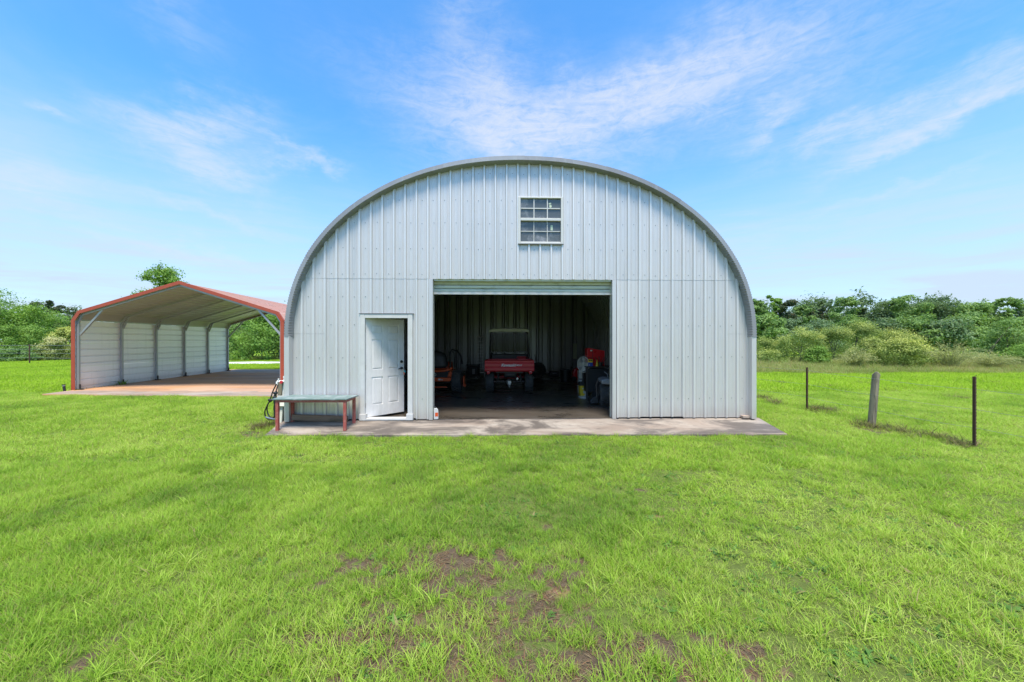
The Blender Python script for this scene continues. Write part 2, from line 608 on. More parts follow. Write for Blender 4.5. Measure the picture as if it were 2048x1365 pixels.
MT['apron'] = concrete('apron_concrete', (0.39, 0.33, 0.265), (0.085, 0.068, 0.055), 0.9, (0.20, 0.14, 0.10), 0.72, thr=(0.42, 0.60))
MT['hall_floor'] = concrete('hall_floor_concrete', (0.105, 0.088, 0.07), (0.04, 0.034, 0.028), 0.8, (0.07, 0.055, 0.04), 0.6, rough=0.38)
MT['carport_slab'] = concrete('carport_concrete', (0.52, 0.33, 0.22), (0.26, 0.16, 0.11), 0.6, (0.50, 0.255, 0.115), 0.95, sc=0.35, streak=(0.35, 1.4, 1))
MT['slab_edge'] = concrete('pale_concrete', (0.40, 0.34, 0.28), (0.16, 0.13, 0.1), 0.6, (0.30, 0.17, 0.1), 0.6)
MT['gravel'] = concrete('white_gravel', (0.72, 0.70, 0.66), (0.5, 0.47, 0.43), 0.4, rough=0.95)


def leaf_mat(name, a, b_, tip=None, trans=0.35, dead=0.0):
    """foliage: every leaf its own green, masses drifting between two greens"""
    m, nt, b = new_mat(name)
    geo = nt.node('ShaderNodeNewGeometry')
    rnd = geo.outputs['Random Per Island']
    n = nt.noise(geo.outputs['Position'], 0.55, 4, 0.6)
    f = nt.math('ADD', nt.math('MULTIPLY', nt.ramp(n.outputs['Fac'], 0.32, 0.68), 0.6), nt.math('MULTIPLY', rnd, 0.4))
    c = nt.mix(f, rgba(a), rgba(b_))
    if tip is not None:
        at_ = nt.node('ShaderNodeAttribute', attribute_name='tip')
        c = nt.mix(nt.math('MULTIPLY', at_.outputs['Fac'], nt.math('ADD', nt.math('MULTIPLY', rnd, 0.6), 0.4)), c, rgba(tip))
    if dead:
        c = nt.mix(nt.math('MULTIPLY', nt.math('GREATER_THAN', rnd, 1 - dead), 0.8), c, (0.20, 0.13, 0.07, 1))
    nt.put(b.inputs['Base Color'], c)
    b.inputs['Roughness'].default_value = 0.6
    b.inputs['Specular IOR Level'].default_value = 0.15
    tr = nt.node('ShaderNodeBsdfTranslucent')
    nt.put(tr.inputs[0], nt.mix(1.0, c, (1.2, 1.25, 0.6, 1), 'MULTIPLY'))
    mx = nt.node('ShaderNodeMixShader')
    mx.inputs[0].default_value = trans
    nt.l.new(b.outputs[0], mx.inputs[1])
    nt.l.new(tr.outputs[0], mx.inputs[2])
    nt.l.new(mx.outputs[0], nt.n['Material Output'].inputs[0])
    return m


def grass_mat(name, ramp_cols, straw=(0.33, 0.26, 0.12), straw_amt=0.12):
    """blades: each tuft has a tint of its own from dull to fresh green, single blades dry"""
    m, nt, b = new_mat(name)
    geo = nt.node('ShaderNodeNewGeometry')
    rnd = geo.outputs['Random Per Island']
    ti = nt.node('ShaderNodeAttribute', attribute_name='tint', attribute_type='INSTANCER').outputs['Fac']
    t = nt.math('ADD', nt.math('MULTIPLY', ti, 0.6), nt.math('MULTIPLY', rnd, 0.4))
    cr = nt.node('ShaderNodeValToRGB')
    el = cr.color_ramp.elements
    while len(el) < len(ramp_cols):
        el.new(0.5)
    for e, (p, c) in zip(el, ramp_cols):
        e.position = p
        e.color = rgba(c)
    nt.put(cr.inputs[0], t)
    c = cr.outputs[0]
    oi = nt.node('ShaderNodeObjectInfo').outputs['Random']
    dry = nt.math('FRACT', nt.math('MULTIPLY', nt.math('ADD', rnd, oi), 7.31))
    c = nt.mix(nt.math('MULTIPLY', nt.math('GREATER_THAN', dry, 1 - straw_amt), 0.85), c, rgba(straw))
    nt.put(b.inputs['Base Color'], c)
    b.inputs['Roughness'].default_value = 0.6
    b.inputs['Specular IOR Level'].default_value = 0.12
    tr = nt.node('ShaderNodeBsdfTranslucent')
    nt.put(tr.inputs[0], nt.mix(1.0, c, (1.15, 1.2, 0.7, 1), 'MULTIPLY'))
    mx = nt.node('ShaderNodeMixShader')
    mx.inputs[0].default_value = 0.4
    nt.l.new(b.outputs[0], mx.inputs[1])
    nt.l.new(tr.outputs[0], mx.inputs[2])
    nt.l.new(mx.outputs[0], nt.n['Material Output'].inputs[0])
    return m

# ------------------------------------------------------------------ the hall's frame of reference
HALL_O = Vector((0.25, 7.59, 0.04))
HALL_A = R(1.67)
HALL_L = 12.3
ca, sa = math.cos(HALL_A), math.sin(HALL_A)


def hall_world(lx, ly, lz):
    return Vector((HALL_O.x + lx * ca - ly * sa, HALL_O.y + lx * sa + ly * ca, HALL_O.z + lz))


def facade(x, y, off=0.0):
    """hall coordinates (across, up) of a photograph pixel on the front wall"""
    d = Vector(((x - 1024) / FPX, 1.0, (682 - y) / FPX))
    o = Vector((0, 0, EYE))
    n = Vector((-sa, ca, 0))
    t = (HALL_O + n * off - o).dot(n) / d.dot(n)
    p = o + d * t - HALL_O
    return p.x * ca + p.y * sa, p.z


# carport frame of reference: a across, b along
CP_O = Vector((-14.30, 12.08, 0.0))
CP_U = Vector((1.0, 0.05, 0)).normalized()
CP_D = Vector((-0.135, 1.0, 0)).normalized()
CP_W, CP_L = 6.62, 7.95


def cpv(a, b, z):
    """relative to the carport's corner"""
    return CP_U * a + CP_D * b + Vector((0, 0, z))


APRON = [(-4.47, 6.70), (5.04, 6.77), (5.16, 7.75), (-4.62, 7.44)]
CPS = [(-14.15, 11.13), (-6.35, 10.72), (-7.2, 21.2), (-15.95, 21.0)]


def ground_z(x, y):
    x = np.asarray(x, float)
    y = np.asarray(y, float)
    t = np.clip((9.0 - y) / 2.6, 0, 1)
    g = -0.10 * t * t * (3 - 2 * t)
    g = g + (fbm(x * 0.7 + 3, y * 0.7, 11, 3) - 0.5) * 0.05 + (fbm(x * 0.12, y * 0.12, 5, 2) - 0.5) * 0.10 * np.clip((y - 12) / 10, 0, 1)
    return g


def in_poly(x, y, poly):
    ins = np.zeros(np.shape(x), bool)
    n = len(poly)
    for i in range(n):
        x0, y0 = poly[i]
        x1, y1 = poly[(i + 1) % n]
        c = ((y0 > y) != (y1 > y)) & (x < (x1 - x0) * (y - y0) / (y1 - y0 + 1e-12) + x0)
        ins ^= c
    return ins


HALL_FOOT = [tuple(hall_world(a, b, 0))[:2] for a, b in ((-4.86, -0.05), (4.86, -0.05), (4.86, HALL_L + 0.1), (-4.86, HALL_L + 0.1))]


def worn(x, y):
    """the thin trodden ground in front of the doorway"""
    x = np.asarray(x, float)
    y = np.asarray(y, float)
    b = np.zeros(np.shape(x))
    for cx, cy, sx, sy, w in ((-0.6, 2.9, 1.0, 0.36, 0.85), (-0.25, 2.3, 1.1, 0.42, 0.85), (0.15, 1.88, 0.9, 0.32, 0.85), (-0.8, 2.0, 0.6, 0.25, 0.6)):
        b = np.maximum(b, w * np.exp(-(((x - cx) / sx) ** 2 + ((y - cy) / sy) ** 2) * 0.8))
    return b


def bare(x, y):
    """0 = closed turf, 1 = bare wet earth, from wheel tracks in front of the hall"""
    x = np.asarray(x, float)
    y = np.asarray(y, float)
    b = np.zeros(np.shape(x))
    for cx, cy, sx, sy, w in ((-0.55, 2.85, 0.75, 0.28, 1.0), (0.35, 2.75, 0.35, 0.3, 0.6), (-0.3, 2.15, 0.9, 0.45, 0.62), (0.55, 2.0, 0.55, 0.3, 0.85),
                              (-0.8, 1.75, 0.55, 0.25, 0.5), (0.55, 1.75, 0.5, 0.2, 0.7), (0.1, 2.45, 0.35, 0.25, 0.7), (1.55, 4.35, 0.22, 0.12, 0.35),
                              (-1.3, 2.3, 0.3, 0.2, 0.4), (1.2, 1.95, 0.4, 0.25, 0.55), (1.35, 3.5, 0.2, 0.15, 0.2)):
        b = np.maximum(b, w * np.exp(-(((x - cx) / sx) ** 2 + ((y - cy) / sy) ** 2) * 0.7))
    n = fbm(x * 9.0, y * 12.0, 21, 5)
    b = np.clip((b * 0.95 + (n - 0.5) * 3.4 * np.sqrt(b) - 0.34) / 0.4, 0, 1)
    n2 = fbm(x * 3.0, y * 3.0, 31, 4)
    holes = np.clip((n2 - 0.77) / 0.06, 0, 1) * np.clip((5.0 - y) / 1.5, 0, 1)
    b = np.maximum(b, holes)
    e = np.zeros(np.shape(x))
    for (x0, y0, r0) in ((6.95, 7.2, 0.35), (7.0, 8.6, 0.3), (-4.95, 7.3, 0.4), (-4.7, 6.8, 0.3)):
        e = np.maximum(e, np.exp(-((x - x0) ** 2 + (y - y0) ** 2) / (r0 * r0)))
    return np.maximum(b, e * 0.9)


# ------------------------------------------------------------------ ground
def build_ground():
    xs = np.concatenate([-np.geomspace(900, 9, 46), np.linspace(-8.8, 8.8, 300), np.geomspace(9, 900, 46)])
    ys = np.concatenate([-np.geomspace(300, 1.2, 16), np.linspace(0.2, 1.3, 6), np.linspace(1.34, 7.2, 170), np.geomspace(7.4, 1500, 66)])
    X, Y = np.meshgrid(xs, ys)
    b = bare(X, Y)
    wo = worn(X, Y)
    b = np.maximum(b, np.clip((wo * (0.2 + 1.6 * fbm(X * 15, Y * 18, 77, 3)) - 0.55) / 0.35, 0, 1))
    Z = ground_z(X, Y) - b * 0.018 * fbm(X * 9, Y * 9, 41, 3)
    V = np.stack([X, Y, Z], -1).reshape(-1, 3)
    nx, ny = len(xs), len(ys)
    i = np.arange(nx * ny).reshape(ny, nx)
    F = np.stack([i[:-1, :-1], i[:-1, 1:], i[1:, 1:], i[1:, :-1]], -1).reshape(-1, 4)
    m, nt, bs = new_mat('turf_and_earth')
    pos = nt.node('ShaderNodeNewGeometry').outputs['Position']
    at_ = nt.node('ShaderNodeAttribute', attribute_name='bare').outputs['Fac']
    n1 = nt.noise(pos, 2.2, 7, 0.65)
    n2 = nt.noise(pos, 26, 7, 0.7)
    n3 = nt.noise(pos, 1.1, 5, 0.6, 0.5)
    n4 = nt.noise(pos, 0.16, 5, 0.6)
    thatch = nt.mix(n2.outputs['Fac'], (0.045, 0.06, 0.014, 1), (0.19, 0.24, 0.055, 1))
    far = nt.mix(nt.ramp(n4.outputs['Fac'], 0.35, 0.65), (0.22, 0.36, 0.02, 1), (0.32, 0.46, 0.04, 1))
    # the grass beyond stands so close that no thatch shows: turf colour by place in the field
    sep = nt.node('ShaderNodeSeparateXYZ')
    nt.put(sep.inputs[0], pos)
    field = nt.ramp(sep.outputs[1], 6.0, 14.0)
    turf = nt.mix(field, thatch, nt.mix(nt.math('MULTIPLY', n2.outputs['Fac'], 0.45), far, (0.07, 0.13, 0.02, 1)))
    mud = nt.mix(n2.outputs['Fac'], (0.04, 0.028, 0.018, 1), (0.20, 0.145, 0.095, 1))
    clay = nt.mix(n2.outputs['Fac'], (0.20, 0.10, 0.055, 1), (0.40, 0.24, 0.15, 1))
    earth = nt.mix(nt.ramp(n3.outputs['Fac'], 0.54, 0.68), mud, clay)
    nt.put(bs.inputs['Base Color'], nt.mix(nt.ramp(at_, 0.1, 0.6), turf, earth))
    nt.put(bs.inputs['Roughness'], nt.ramp(nt.math('MULTIPLY', at_, nt.ramp(n1.outputs['Fac'], 0.5, 0.6)), 0.2, 0.9, 0.95, 0.45))
    bp = nt.node('ShaderNodeBump')
    bs.inputs['Specular IOR Level'].default_value = 0.12
    bp.inputs['Strength'].default_value = 0.9
    bp.inputs['Distance'].default_value = 0.03
    nt.put(bp.inputs['Height'], n2.outputs['Fac'])
    nt.l.new(bp.outputs[0], bs.inputs['Normal'])
    me = mesh_np('ground', V, F, m, True, {'bare': b.ravel()})
    tag(link('ground', me), kind='structure')


build_ground()

# white gravel drive far behind the carport
g = MB()
rows = []
for k in range(41):
    x_ = -30 + k * 0.75
    rows.append([(x_, 26.0 + 0.12 * math.sin(k * 1.7), float(ground_z(x_, 26.0)) + 0.05), (x_, 28.4 + 0.2 * math.sin(k), float(ground_z(x_, 28.4)) + 0.05)])
g.grid(rows)
tag(g.build('gravel_drive', MT['gravel'], fix=False), kind='structure')


# ------------------------------------------------------------------ grass
def tuft(name, n, rad, h, lean, w, mat, seed, seg=3, curl=0.5):
    r = np.random.default_rng(seed)
    a = r.uniform(0, 2 * np.pi, n)
    q = rad * np.sqrt(r.uniform(0, 1, n))
    bx, by = q * np.cos(a), q * np.sin(a)
    ph = r.uniform(0, 2 * np.pi, n)
    L = h * r.uniform(0.55, 1.25, n)
    th = np.radians(r.uniform(lean[0], lean[1], n))
    cu = r.uniform(0.2, 1.0, n) * curl
    tw = r.uniform(-0.9, 0.9, n)
    ws = w * r.uniform(0.65, 1.25, n)
    V = np.zeros((n, seg + 1, 2, 3))
    cx, cz = np.zeros(n), np.zeros(n)
    for s in range(seg + 1):
        t = s / seg
        if s:
            ang_ = th + cu * (t - 0.5 / seg) * 1.6
            cx = cx + L / seg * np.sin(ang_)
            cz = cz + L / seg * np.cos(ang_)
        wd = ws * (1.0 if s == 0 else (1.05 - 0.95 * t ** 1.6)) * 0.5
        px_, py_ = bx + cx * np.cos(ph), by + cx * np.sin(ph)
        sx_, sy_ = -np.sin(ph + tw), np.cos(ph + tw)
        V[:, s, 0] = np.stack([px_ - sx_ * wd, py_ - sy_ * wd, cz], -1)
        V[:, s, 1] = np.stack([px_ + sx_ * wd, py_ + sy_ * wd, cz + wd * 0.5 * tw], -1)
    base = np.arange(n)[:, None, None] * (seg + 1) * 2
    k = np.arange(seg)[None, :, None] * 2
    F = (base + k + np.array([0, 1, 3, 2])[None, None, :]).reshape(-1, 4)
    return mesh_np(name, V.reshape(-1, 3), F, mat, True)


def scatter(name, pts, variants, kind='stuff', label=None):
    """pts: x y z rot scale variant tint; one object whose geometry nodes stand a tuft on every point"""
    P = np.asarray(pts, dtype=np.float32)
    me = bpy.data.meshes.new(name)
    me.vertices.add(len(P))
    me.vertices.foreach_set('co', P[:, :3].ravel())
    for an, col in (('turn', 3), ('size', 4), ('tint', 6)):
        me.attributes.new(an, 'FLOAT', 'POINT').data.foreach_set('value', np.ascontiguousarray(P[:, col]))
    me.attributes.new('variant', 'INT', 'POINT').data.foreach_set('value', P[:, 5].astype(np.int32))
    me.update()
    o = link(name, me)
    tag(o, label, None, None, kind)
    ng = bpy.data.node_groups.new(name + '_nodes', 'GeometryNodeTree')
    ng.interface.new_socket('Geometry', in_out='INPUT', socket_type='NodeSocketGeometry')
    ng.interface.new_socket('Geometry', in_out='OUTPUT', socket_type='NodeSocketGeometry')
    nd, ln = ng.nodes, ng.links
    gi, go = nd.new('NodeGroupInput'), nd.new('NodeGroupOutput')
    iop = nd.new('GeometryNodeInstanceOnPoints')
    join = nd.new('GeometryNodeJoinGeometry')
    for v in variants:
        vo = bpy.data.objects.new(v.name, v)     # not linked: only a shape for the nodes
        oi = nd.new('GeometryNodeObjectInfo')
        oi.inputs['Object'].default_value = vo
        oi.inputs['As Instance'].default_value = True
        ln.new(oi.outputs['Geometry'], join.inputs[0])

    def attr(nm, ty):
        a = nd.new('GeometryNodeInputNamedAttribute')
        a.data_type = ty
        a.inputs['Name'].default_value = nm
        return a.outputs['Attribute']
    ln.new(gi.outputs[0], iop.inputs['Points'])
    ln.new(join.outputs[0], iop.inputs['Instance'])
    iop.inputs['Pick Instance'].default_value = True
    ln.new(attr('variant', 'INT'), iop.inputs['Instance Index'])
    cx = nd.new('ShaderNodeCombineXYZ')
    ln.new(attr('turn', 'FLOAT'), cx.inputs[2])
    e2r = nd.new('FunctionNodeEulerToRotation')
    ln.new(cx.outputs[0], e2r.inputs[0])
    ln.new(e2r.outputs[0], iop.inputs['Rotation'])
    ln.new(attr('size', 'FLOAT'), iop.inputs['Scale'])
    ln.new(iop.outputs[0], go.inputs[0])
    md = o.modifiers.new('scatter', 'NODES')
    md.node_group = ng
    return o


LUSH = [(0.0, (0.12, 0.225, 0.04)), (0.35, (0.225, 0.375, 0.045)), (0.7, (0.36, 0.52, 0.06)), (1.0, (0.53, 0.61, 0.16))]
MT['grass'] = grass_mat('lawn_blades', LUSH, straw_amt=0.13)
MT['grass_far'] = grass_mat('field_blades', [(0.0, (0.17, 0.28, 0.03)), (0.4, (0.275, 0.425, 0.034)), (1.0, (0.40, 0.55, 0.05))], straw_amt=0.04)
MT['grass_dry'] = grass_mat('rough_blades', [(0.0, (0.18, 0.25, 0.06)), (0.5, (0.31, 0.36, 0.11)), (1.0, (0.44, 0.40, 0.18))], straw=(0.36, 0.24, 0.15), straw_amt=0.16)
MT['weed'] = grass_mat('weed_blades', [(0.0, (0.05, 0.07, 0.025)), (0.5, (0.13, 0.13, 0.06)), (1.0, (0.24, 0.19, 0.10))], straw_amt=0.3)


def tint_at(x, y):
    n = fbm(x * 0.55, y * 0.55, 51, 4)
    n2 = fbm(x * 2.6, y * 2.6, 61, 3)
    t = 0.48 + (n - 0.5) * 1.5 + (n2 - 0.5) * 1.1
    # a darker lusher strip on the wet ground before the slab, a paler sward to the left and the lime pasture right of the fence
    strip = np.exp(-(((x - 0.3) / 3.2) ** 2)) * np.clip((y - 2.9) / 1.0, 0, 1) * np.clip((7.2 - y) / 0.4, 0, 1)
    t = t - 0.16 * strip
    t = t + 0.16 * np.clip((-x - 1.5) / 4, 0, 1) + 0.34 * np.clip((x - 4.6) / 2.5, 0, 1) + 0.24 * np.clip((5.2 - y) / 2.2, 0, 1) + 0.06 * np.clip((2.6 - y) / 1.0, 0, 1)
    t = t + 0.1 * np.clip((x - 1.2) / 1.5, 0, 1) * np.clip((5 - y), 0, 1)
    return np.clip(t, 0, 1)


def sow(y0, y1, dens, side=1.45, pad=2.6, xlim=None):
    """random points of the ground the camera (or a step beside it) can see"""
    n = int(dens * ((y1 - y0) * 2 * pad + side * (y1 ** 2 - y0 ** 2)))
    u = rng.uniform(0, 1, n * 2)
    y = rng.uniform(y0, y1, n * 2)
    keep = u < (side * y + pad) / (side * y1 + pad)
    y = y[keep][:n]
    x = rng.uniform(-1, 1, len(y)) * (side * y + pad)
    return x, y


def clear_of_floors(x, y, m=0.02):
    ok = ~in_poly(x, y, APRON) & ~in_poly(x, y, HALL_FOOT) & ~in_poly(x, y, CPS)
    ok &= ~((y > 25.9) & (y < 28.5) & (x < 1) & (x > -30))
    # nothing is seen behind the hall
    ok &= ~((y > 8.2) & (np.abs(x - 0.1) < 0.52 * y + 0.3) & (np.abs(x) < 0.60 * y))
    return ok


def pack(x, y, s0, s1, nvar, tint, v0=0):
    n = len(x)
    return np.stack([x, y, ground_z(x, y) - 0.004, rng.uniform(0, 6.283, n), rng.uniform(s0, s1, n), v0 + rng.integers(0, nvar, n), tint], -1)


# near lawn: broad spreading blades, upright finer ones mixed in
near_v = [tuft('broad_blades', 13, 0.055, 0.066, (32, 95), 0.0068, MT['grass'], 100 + i) for i in range(6)] + \
         [tuft('fine_blades', 18, 0.06, 0.105, (6, 46), 0.0046, MT['grass'], 120 + i, curl=0.7) for i in range(6)]
x, y = sow(0.75, 5.2, 860, pad=2.2)
wn = worn(x, y) * (0.05 + 1.45 * fbm(x * 13, y * 15, 78, 3))
k = clear_of_floors(x, y) & (rng.uniform(0, 1, len(x)) > np.maximum(bare(x, y) * 0.88, np.clip(wn, 0, 0.9) * 0.85))
x, y = x[k], y[k]
up = np.clip(0.06 + 0.8 * np.clip((x - 1.0) / 1.2, 0, 1) + 0.6 * np.exp(-((x - 0.6) / 1.7) ** 2) * np.clip((y - 3.0) / 0.8, 0, 1) + (fbm(x * 1.3, y * 1.3, 71, 3) - 0.5) * 1.2, 0.03, 0.97)
isup = rng.uniform(0, 1, len(x)) < up
size_n = 0.36 + 0.95 * fbm(x * 2.1, y * 2.1, 81, 4)
A = pack(x, y, 0.75, 1.1, 6, np.clip(tint_at(x, y) + rng.normal(0, 0.09, len(x)), 0, 1))
A[:, 5] = np.where(isup, 6 + rng.integers(0, 6, len(x)), A[:, 5])
A[:, 4] *= size_n * np.where(isup, 0.85, 1.0) * (1 - 0.22 * worn(x, y))
scatter('lawn_grass', A, near_v)

# dead thatch lying over the trodden ground
x2, y2 = sow(0.9, 4.2, 420, pad=1.2)
k = (rng.uniform(0, 1, len(x2)) < np.clip(worn(x2, y2) * 1.1 + bare(x2, y2) * 0.5, 0, 0.95)) & clear_of_floors(x2, y2)
x2, y2 = x2[k], y2[k]
MT['thatch'] = grass_mat('dead_thatch', [(0.0, (0.10, 0.07, 0.045)), (0.5, (0.24, 0.18, 0.10)), (1.0, (0.42, 0.34, 0.19))], straw=(0.30, 0.16, 0.09), straw_amt=0.3)
thatch_v = [tuft('thatch_blades', 9, 0.05, 0.05, (66, 98), 0.0042, MT['thatch'], 240 + i, curl=0.3) for i in range(4)]
scatter('dead_thatch', pack(x2, y2, 0.6, 1.3, 4, np.clip(rng.normal(0.45, 0.28, len(x2)), 0, 1)), thatch_v)

# single dry stems and low broad-leaved weeds all over the lawn
x2, y2 = sow(0.9, 9.0, 16, pad=1.8)
k = clear_of_floors(x2, y2)
x2, y2 = x2[k], y2[k]
scatter('dead_thatch', pack(x2, y2, 0.7, 1.4, 4, np.clip(rng.normal(0.7, 0.2, len(x2)), 0, 1)), thatch_v)
MT['broadleaf'] = grass_mat('broad_weed_leaves', [(0.0, (0.06, 0.13, 0.04)), (0.5, (0.12, 0.24, 0.05)), (1.0, (0.20, 0.34, 0.07))], straw_amt=0.05)
brd_v = [tuft('weed_rosette', 13, 0.05, 0.058, (48, 86), 0.021, MT['broadleaf'], 260 + i, curl=0.5) for i in range(4)]
x2, y2 = sow(0.9, 10.5, 34, pad=1.8)
k = clear_of_floors(x2, y2) & (rng.uniform(0, 1, len(x2)) < np.clip((fbm(x2 * 0.9, y2 * 0.9, 95, 3) - 0.42) * 4, 0.04, 1)) & (bare(x2, y2) < 0.5)
x2, y2 = x2[k], y2[k]
scatter('lawn_weeds', pack(x2, y2, 0.6, 1.25, 4, np.clip(rng.normal(0.5, 0.25, len(x2)), 0, 1)), brd_v)

# clumps that stand up out of the lawn
clump_v = [tuft('clump_blades', 26, 0.05, 0.17, (8, 62), 0.0065, MT['grass'], 140 + i, curl=0.9) for i in range(4)]
x, y = sow(0.75, 8.5, 11, pad=2.0)
k = clear_of_floors(x, y) & (bare(x, y) < 0.6) & (worn(x, y) < 0.75)
x, y = x[k], y[k]
scatter('clump_grass', pack(x, y, 0.5, 1.0, 4, np.clip(tint_at(x, y) + rng.normal(0.1, 0.15, len(x)), 0, 1)), clump_v)

# middle distance
mid_v = [tuft('mid_blades', 34, 0.12, 0.10, (12, 72), 0.0075, MT['grass'], 160 + i) for i in range(6)]
x, y = sow(5.0, 12.5, 250, pad=2.2)
k = clear_of_floors(x, y) & (rng.uniform(0, 1, len(x)) > bare(x, y) * 0.85)
x, y = x[k], y[k]
B = pack(x, y, 0.7, 1.15, 6, np.clip(tint_at(x, y) + rng.normal(0, 0.08, len(x)), 0, 1))
B[:, 4] *= 0.36 + 0.85 * fbm(x * 1.3, y * 1.3, 83, 4)
# trodden short along the slab
B[:, 4] *= np.where((y > 6.2) & (y < 7.2) & (np.abs(x) < 5), 0.85, 1)
scatter('lawn_grass', B, mid_v)

# fields
far_v = [tuft('field_blades', 60, 0.30, 0.12, (8, 60), 0.016, MT['grass_far'], 180 + i) for i in range(5)]
x, y = sow(12.0, 38, 32, pad=2)
k = clear_of_floors(x, y) & ~((x > 4) & (y > 17.8 + 1.6 * fbm(x * 0.3, y * 0 + 2, 9, 3)))
x, y = x[k], y[k]
scatter('field_grass', pack(x, y, 0.65, 1.2, 5, np.clip(tint_at(x, y) + 0.02 + rng.normal(0, 0.08, len(x)), 0, 1)), far_v)

# the rank unmown margin under the brush
rank_v = [tuft('rank_blades', 60, 0.26, 0.42, (3, 38), 0.014, MT['grass_dry'], 200 + i, curl=0.8) for i in range(5)]
x, y = sow(16.0, 31, 16, pad=2)
lim = 17.2 + 1.6 * fbm(x * 0.3, y * 0 + 2, 9, 3)
k = (x > 6) & (y > lim) & clear_of_floors(x, y)
x, y = x[k], y[k]
C = pack(x, y, 0.55, 1.15, 5, np.clip(0.45 + (fbm(x * 0.5, y * 0.5, 91, 3) - 0.5) * 1.8 + rng.normal(0, 0.12, len(x)), 0, 1))
C[:, 4] *= 0.6 + 0.5 * np.clip((y - 17.5) / 4, 0, 1)
scatter('rank_grass', C, rank_v)
x, y = sow(28.0, 36, 14, pad=2)
k = (x < -9) & (y > 31.5)
x, y = x[k], y[k]
scatter('verge_grass', pack(x, y, 0.5, 1.0, 5, np.clip(0.2 + rng.normal(0, 0.12, len(x)), 0, 1)), rank_v)

# dark weeds dotted over the pasture
weed_v = [tuft('weed_blades', 46, 0.16, 0.24, (15, 75), 0.009, MT['weed'], 220 + i, curl=1.0) for i in range(4)]
WX, WY = [], []
for qx, qy, n_, sp in ((1640, 824, 22, 0.2), (1665, 828, 8, 0.2), (1762, 852, 14, 0.2), (1735, 850, 8, 0.12), (1850, 866, 16, 0.2), (1880, 872, 8, 0.2), (1510, 798, 12, 0.2),
                       (1552, 808, 14, 0.25), (1660, 776, 10, 0.3), (1770, 785, 8, 0.25), (1812, 778, 6, 0.3), (1708, 769, 6, 0.3), (1930, 800, 8, 0.5), (1940, 886, 8, 0.12), (2010, 770, 8, 0.4), (1565, 768, 8, 0.4), (548, 850, 26, 0.22), (560, 842, 10, 0.15)):
    c_ = px(qx, qy, -0.04)
    WX += list(rng.normal(c_.x, sp, n_))
    WY += list(rng.normal(c_.y, sp * 0.8, n_))
WX, WY = np.array(WX), np.array(WY)
k = clear_of_floors(WX, WY)
scatter('pasture_weeds', pack(WX[k], WY[k], 0.4, 0.95, 4, np.clip(rng.normal(0.4, 0.25, k.sum()), 0, 1)), weed_v)

# ------------------------------------------------------------------ aprons and floors
def slab(name, poly, ztop, zbot, mat, kind='structure', bevel=0.012):
    m = MB()
    n = len(poly)
    zt = ztop if isinstance(ztop, (list, tuple)) else [ztop] * n
    vs = [(x, y, zbot) for x, y in poly] + [(x, y, z) for (x, y), z in zip(poly, zt)]
    m.add(vs, [tuple(range(n - 1, -1, -1)), tuple(range(n, 2 * n))] + [(i, (i + 1) % n, n + (i + 1) % n, n + i) for i in range(n)])
    return tag(m.build(name, mat, bevel=bevel), kind=kind)


ap = MB()
rows = []
for j in range(9):          # sloping apron, its front edge crumbled and uneven
    t = j / 8
    rows.append([])
    for i in range(61):
        s = i / 60
        a = Vector((*APRON[3], 0)).lerp(Vector((*APRON[2], 0)), s)
        b = Vector((*APRON[0], 0)).lerp(Vector((*APRON[1], 0)), s)
        b.y += 0.035 * (vnoise(i * 0.7, 3.0, 3) - 0.5)
        p = a.lerp(b, t)
        rows[-1].append((p.x, p.y, 0.034 - 0.10 * t + 0.006 * (float(vnoise(p.x * 3, p.y * 3, 8)) - 0.5)))
ap.grid(rows)
front = rows[-1]
ap.grid([front, [(x, y, -0.25) for x, y, z in front]])
for side in (0, -1):
    e = [r_[side] for r_ in rows]
    ap.grid([e, [(x, y, -0.25) for x, y, z in e]])
tag(ap.build('concrete_apron', MT['apron'], fix=False), kind='structure')
hf = [tuple(hall_world(a, b, 0))[:2] for a, b in ((-4.8, 0.02), (4.8, 0.02), (4.8, HALL_L), (-4.8, HALL_L))]
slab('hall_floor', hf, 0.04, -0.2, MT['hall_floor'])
slab('carport_slab', CPS, 0.04, -0.2, MT['carport_slab'])
fr = MB()
A_, B_ = Vector((*CPS[0], 0)), Vector((*CPS[1], 0))
n_ = Vector((0.02, 1, 0)).normalized()
rows = []
for j in range(2):
    rows.append([])
    for i in range(50):
        p = A_.lerp(B_, i / 49) + n_ * (0.01 if j == 0 else 0.55 + 0.5 * float(fbm(i * 0.35, 2.0, 12, 3)))
        rows[-1].append((p.x, p.y, 0.045))
fr.grid(rows)
tag(fr.build('slab_edge', MT['slab_edge'], fix=False), kind='structure')

# ------------------------------------------------------------------ the arched metal hall
hall = thing('metal_hall', 'arched galvanised metal hall with an open roll-up door and a small upper window', 'metal building', HALL_O, HALL_A)
HA, HB, HC, HN = 4.745, 3.635, 1.68, 2.12     # half width, rise, springing height, roundness


def arch_z(x, inset=0.0):
    a, b = HA - inset, HB - inset
    t = np.clip(np.abs(x) / a, 0, 1)
    return HC + b * (1 - t ** HN) ** (1 / HN)


def arch_pts(n=400, inset=0.0):
    """evenly spaced points (x, z) up the left side, over the top, down the right, with outward normals"""
    a, b = HA - inset, HB - inset
    t = np.linspace(0, np.pi, 4001)
    c, s = np.cos(np.pi - t), np.sin(t)
    X = a * np.sign(c) * np.abs(c) ** (2 / HN)
    Z = HC + b * np.abs(s) ** (2 / HN)
    d = np.concatenate([[0], np.cumsum(np.hypot(np.diff(X), np.diff(Z)))])
    q = np.linspace(0, d[-1], n)
    X, Z = np.interp(q, d, X), np.interp(q, d, Z)
    tx, tz = np.gradient(X), np.gradient(Z)
    L = np.hypot(tx, tz)
    return X, Z, -tz / L, tx / L, q


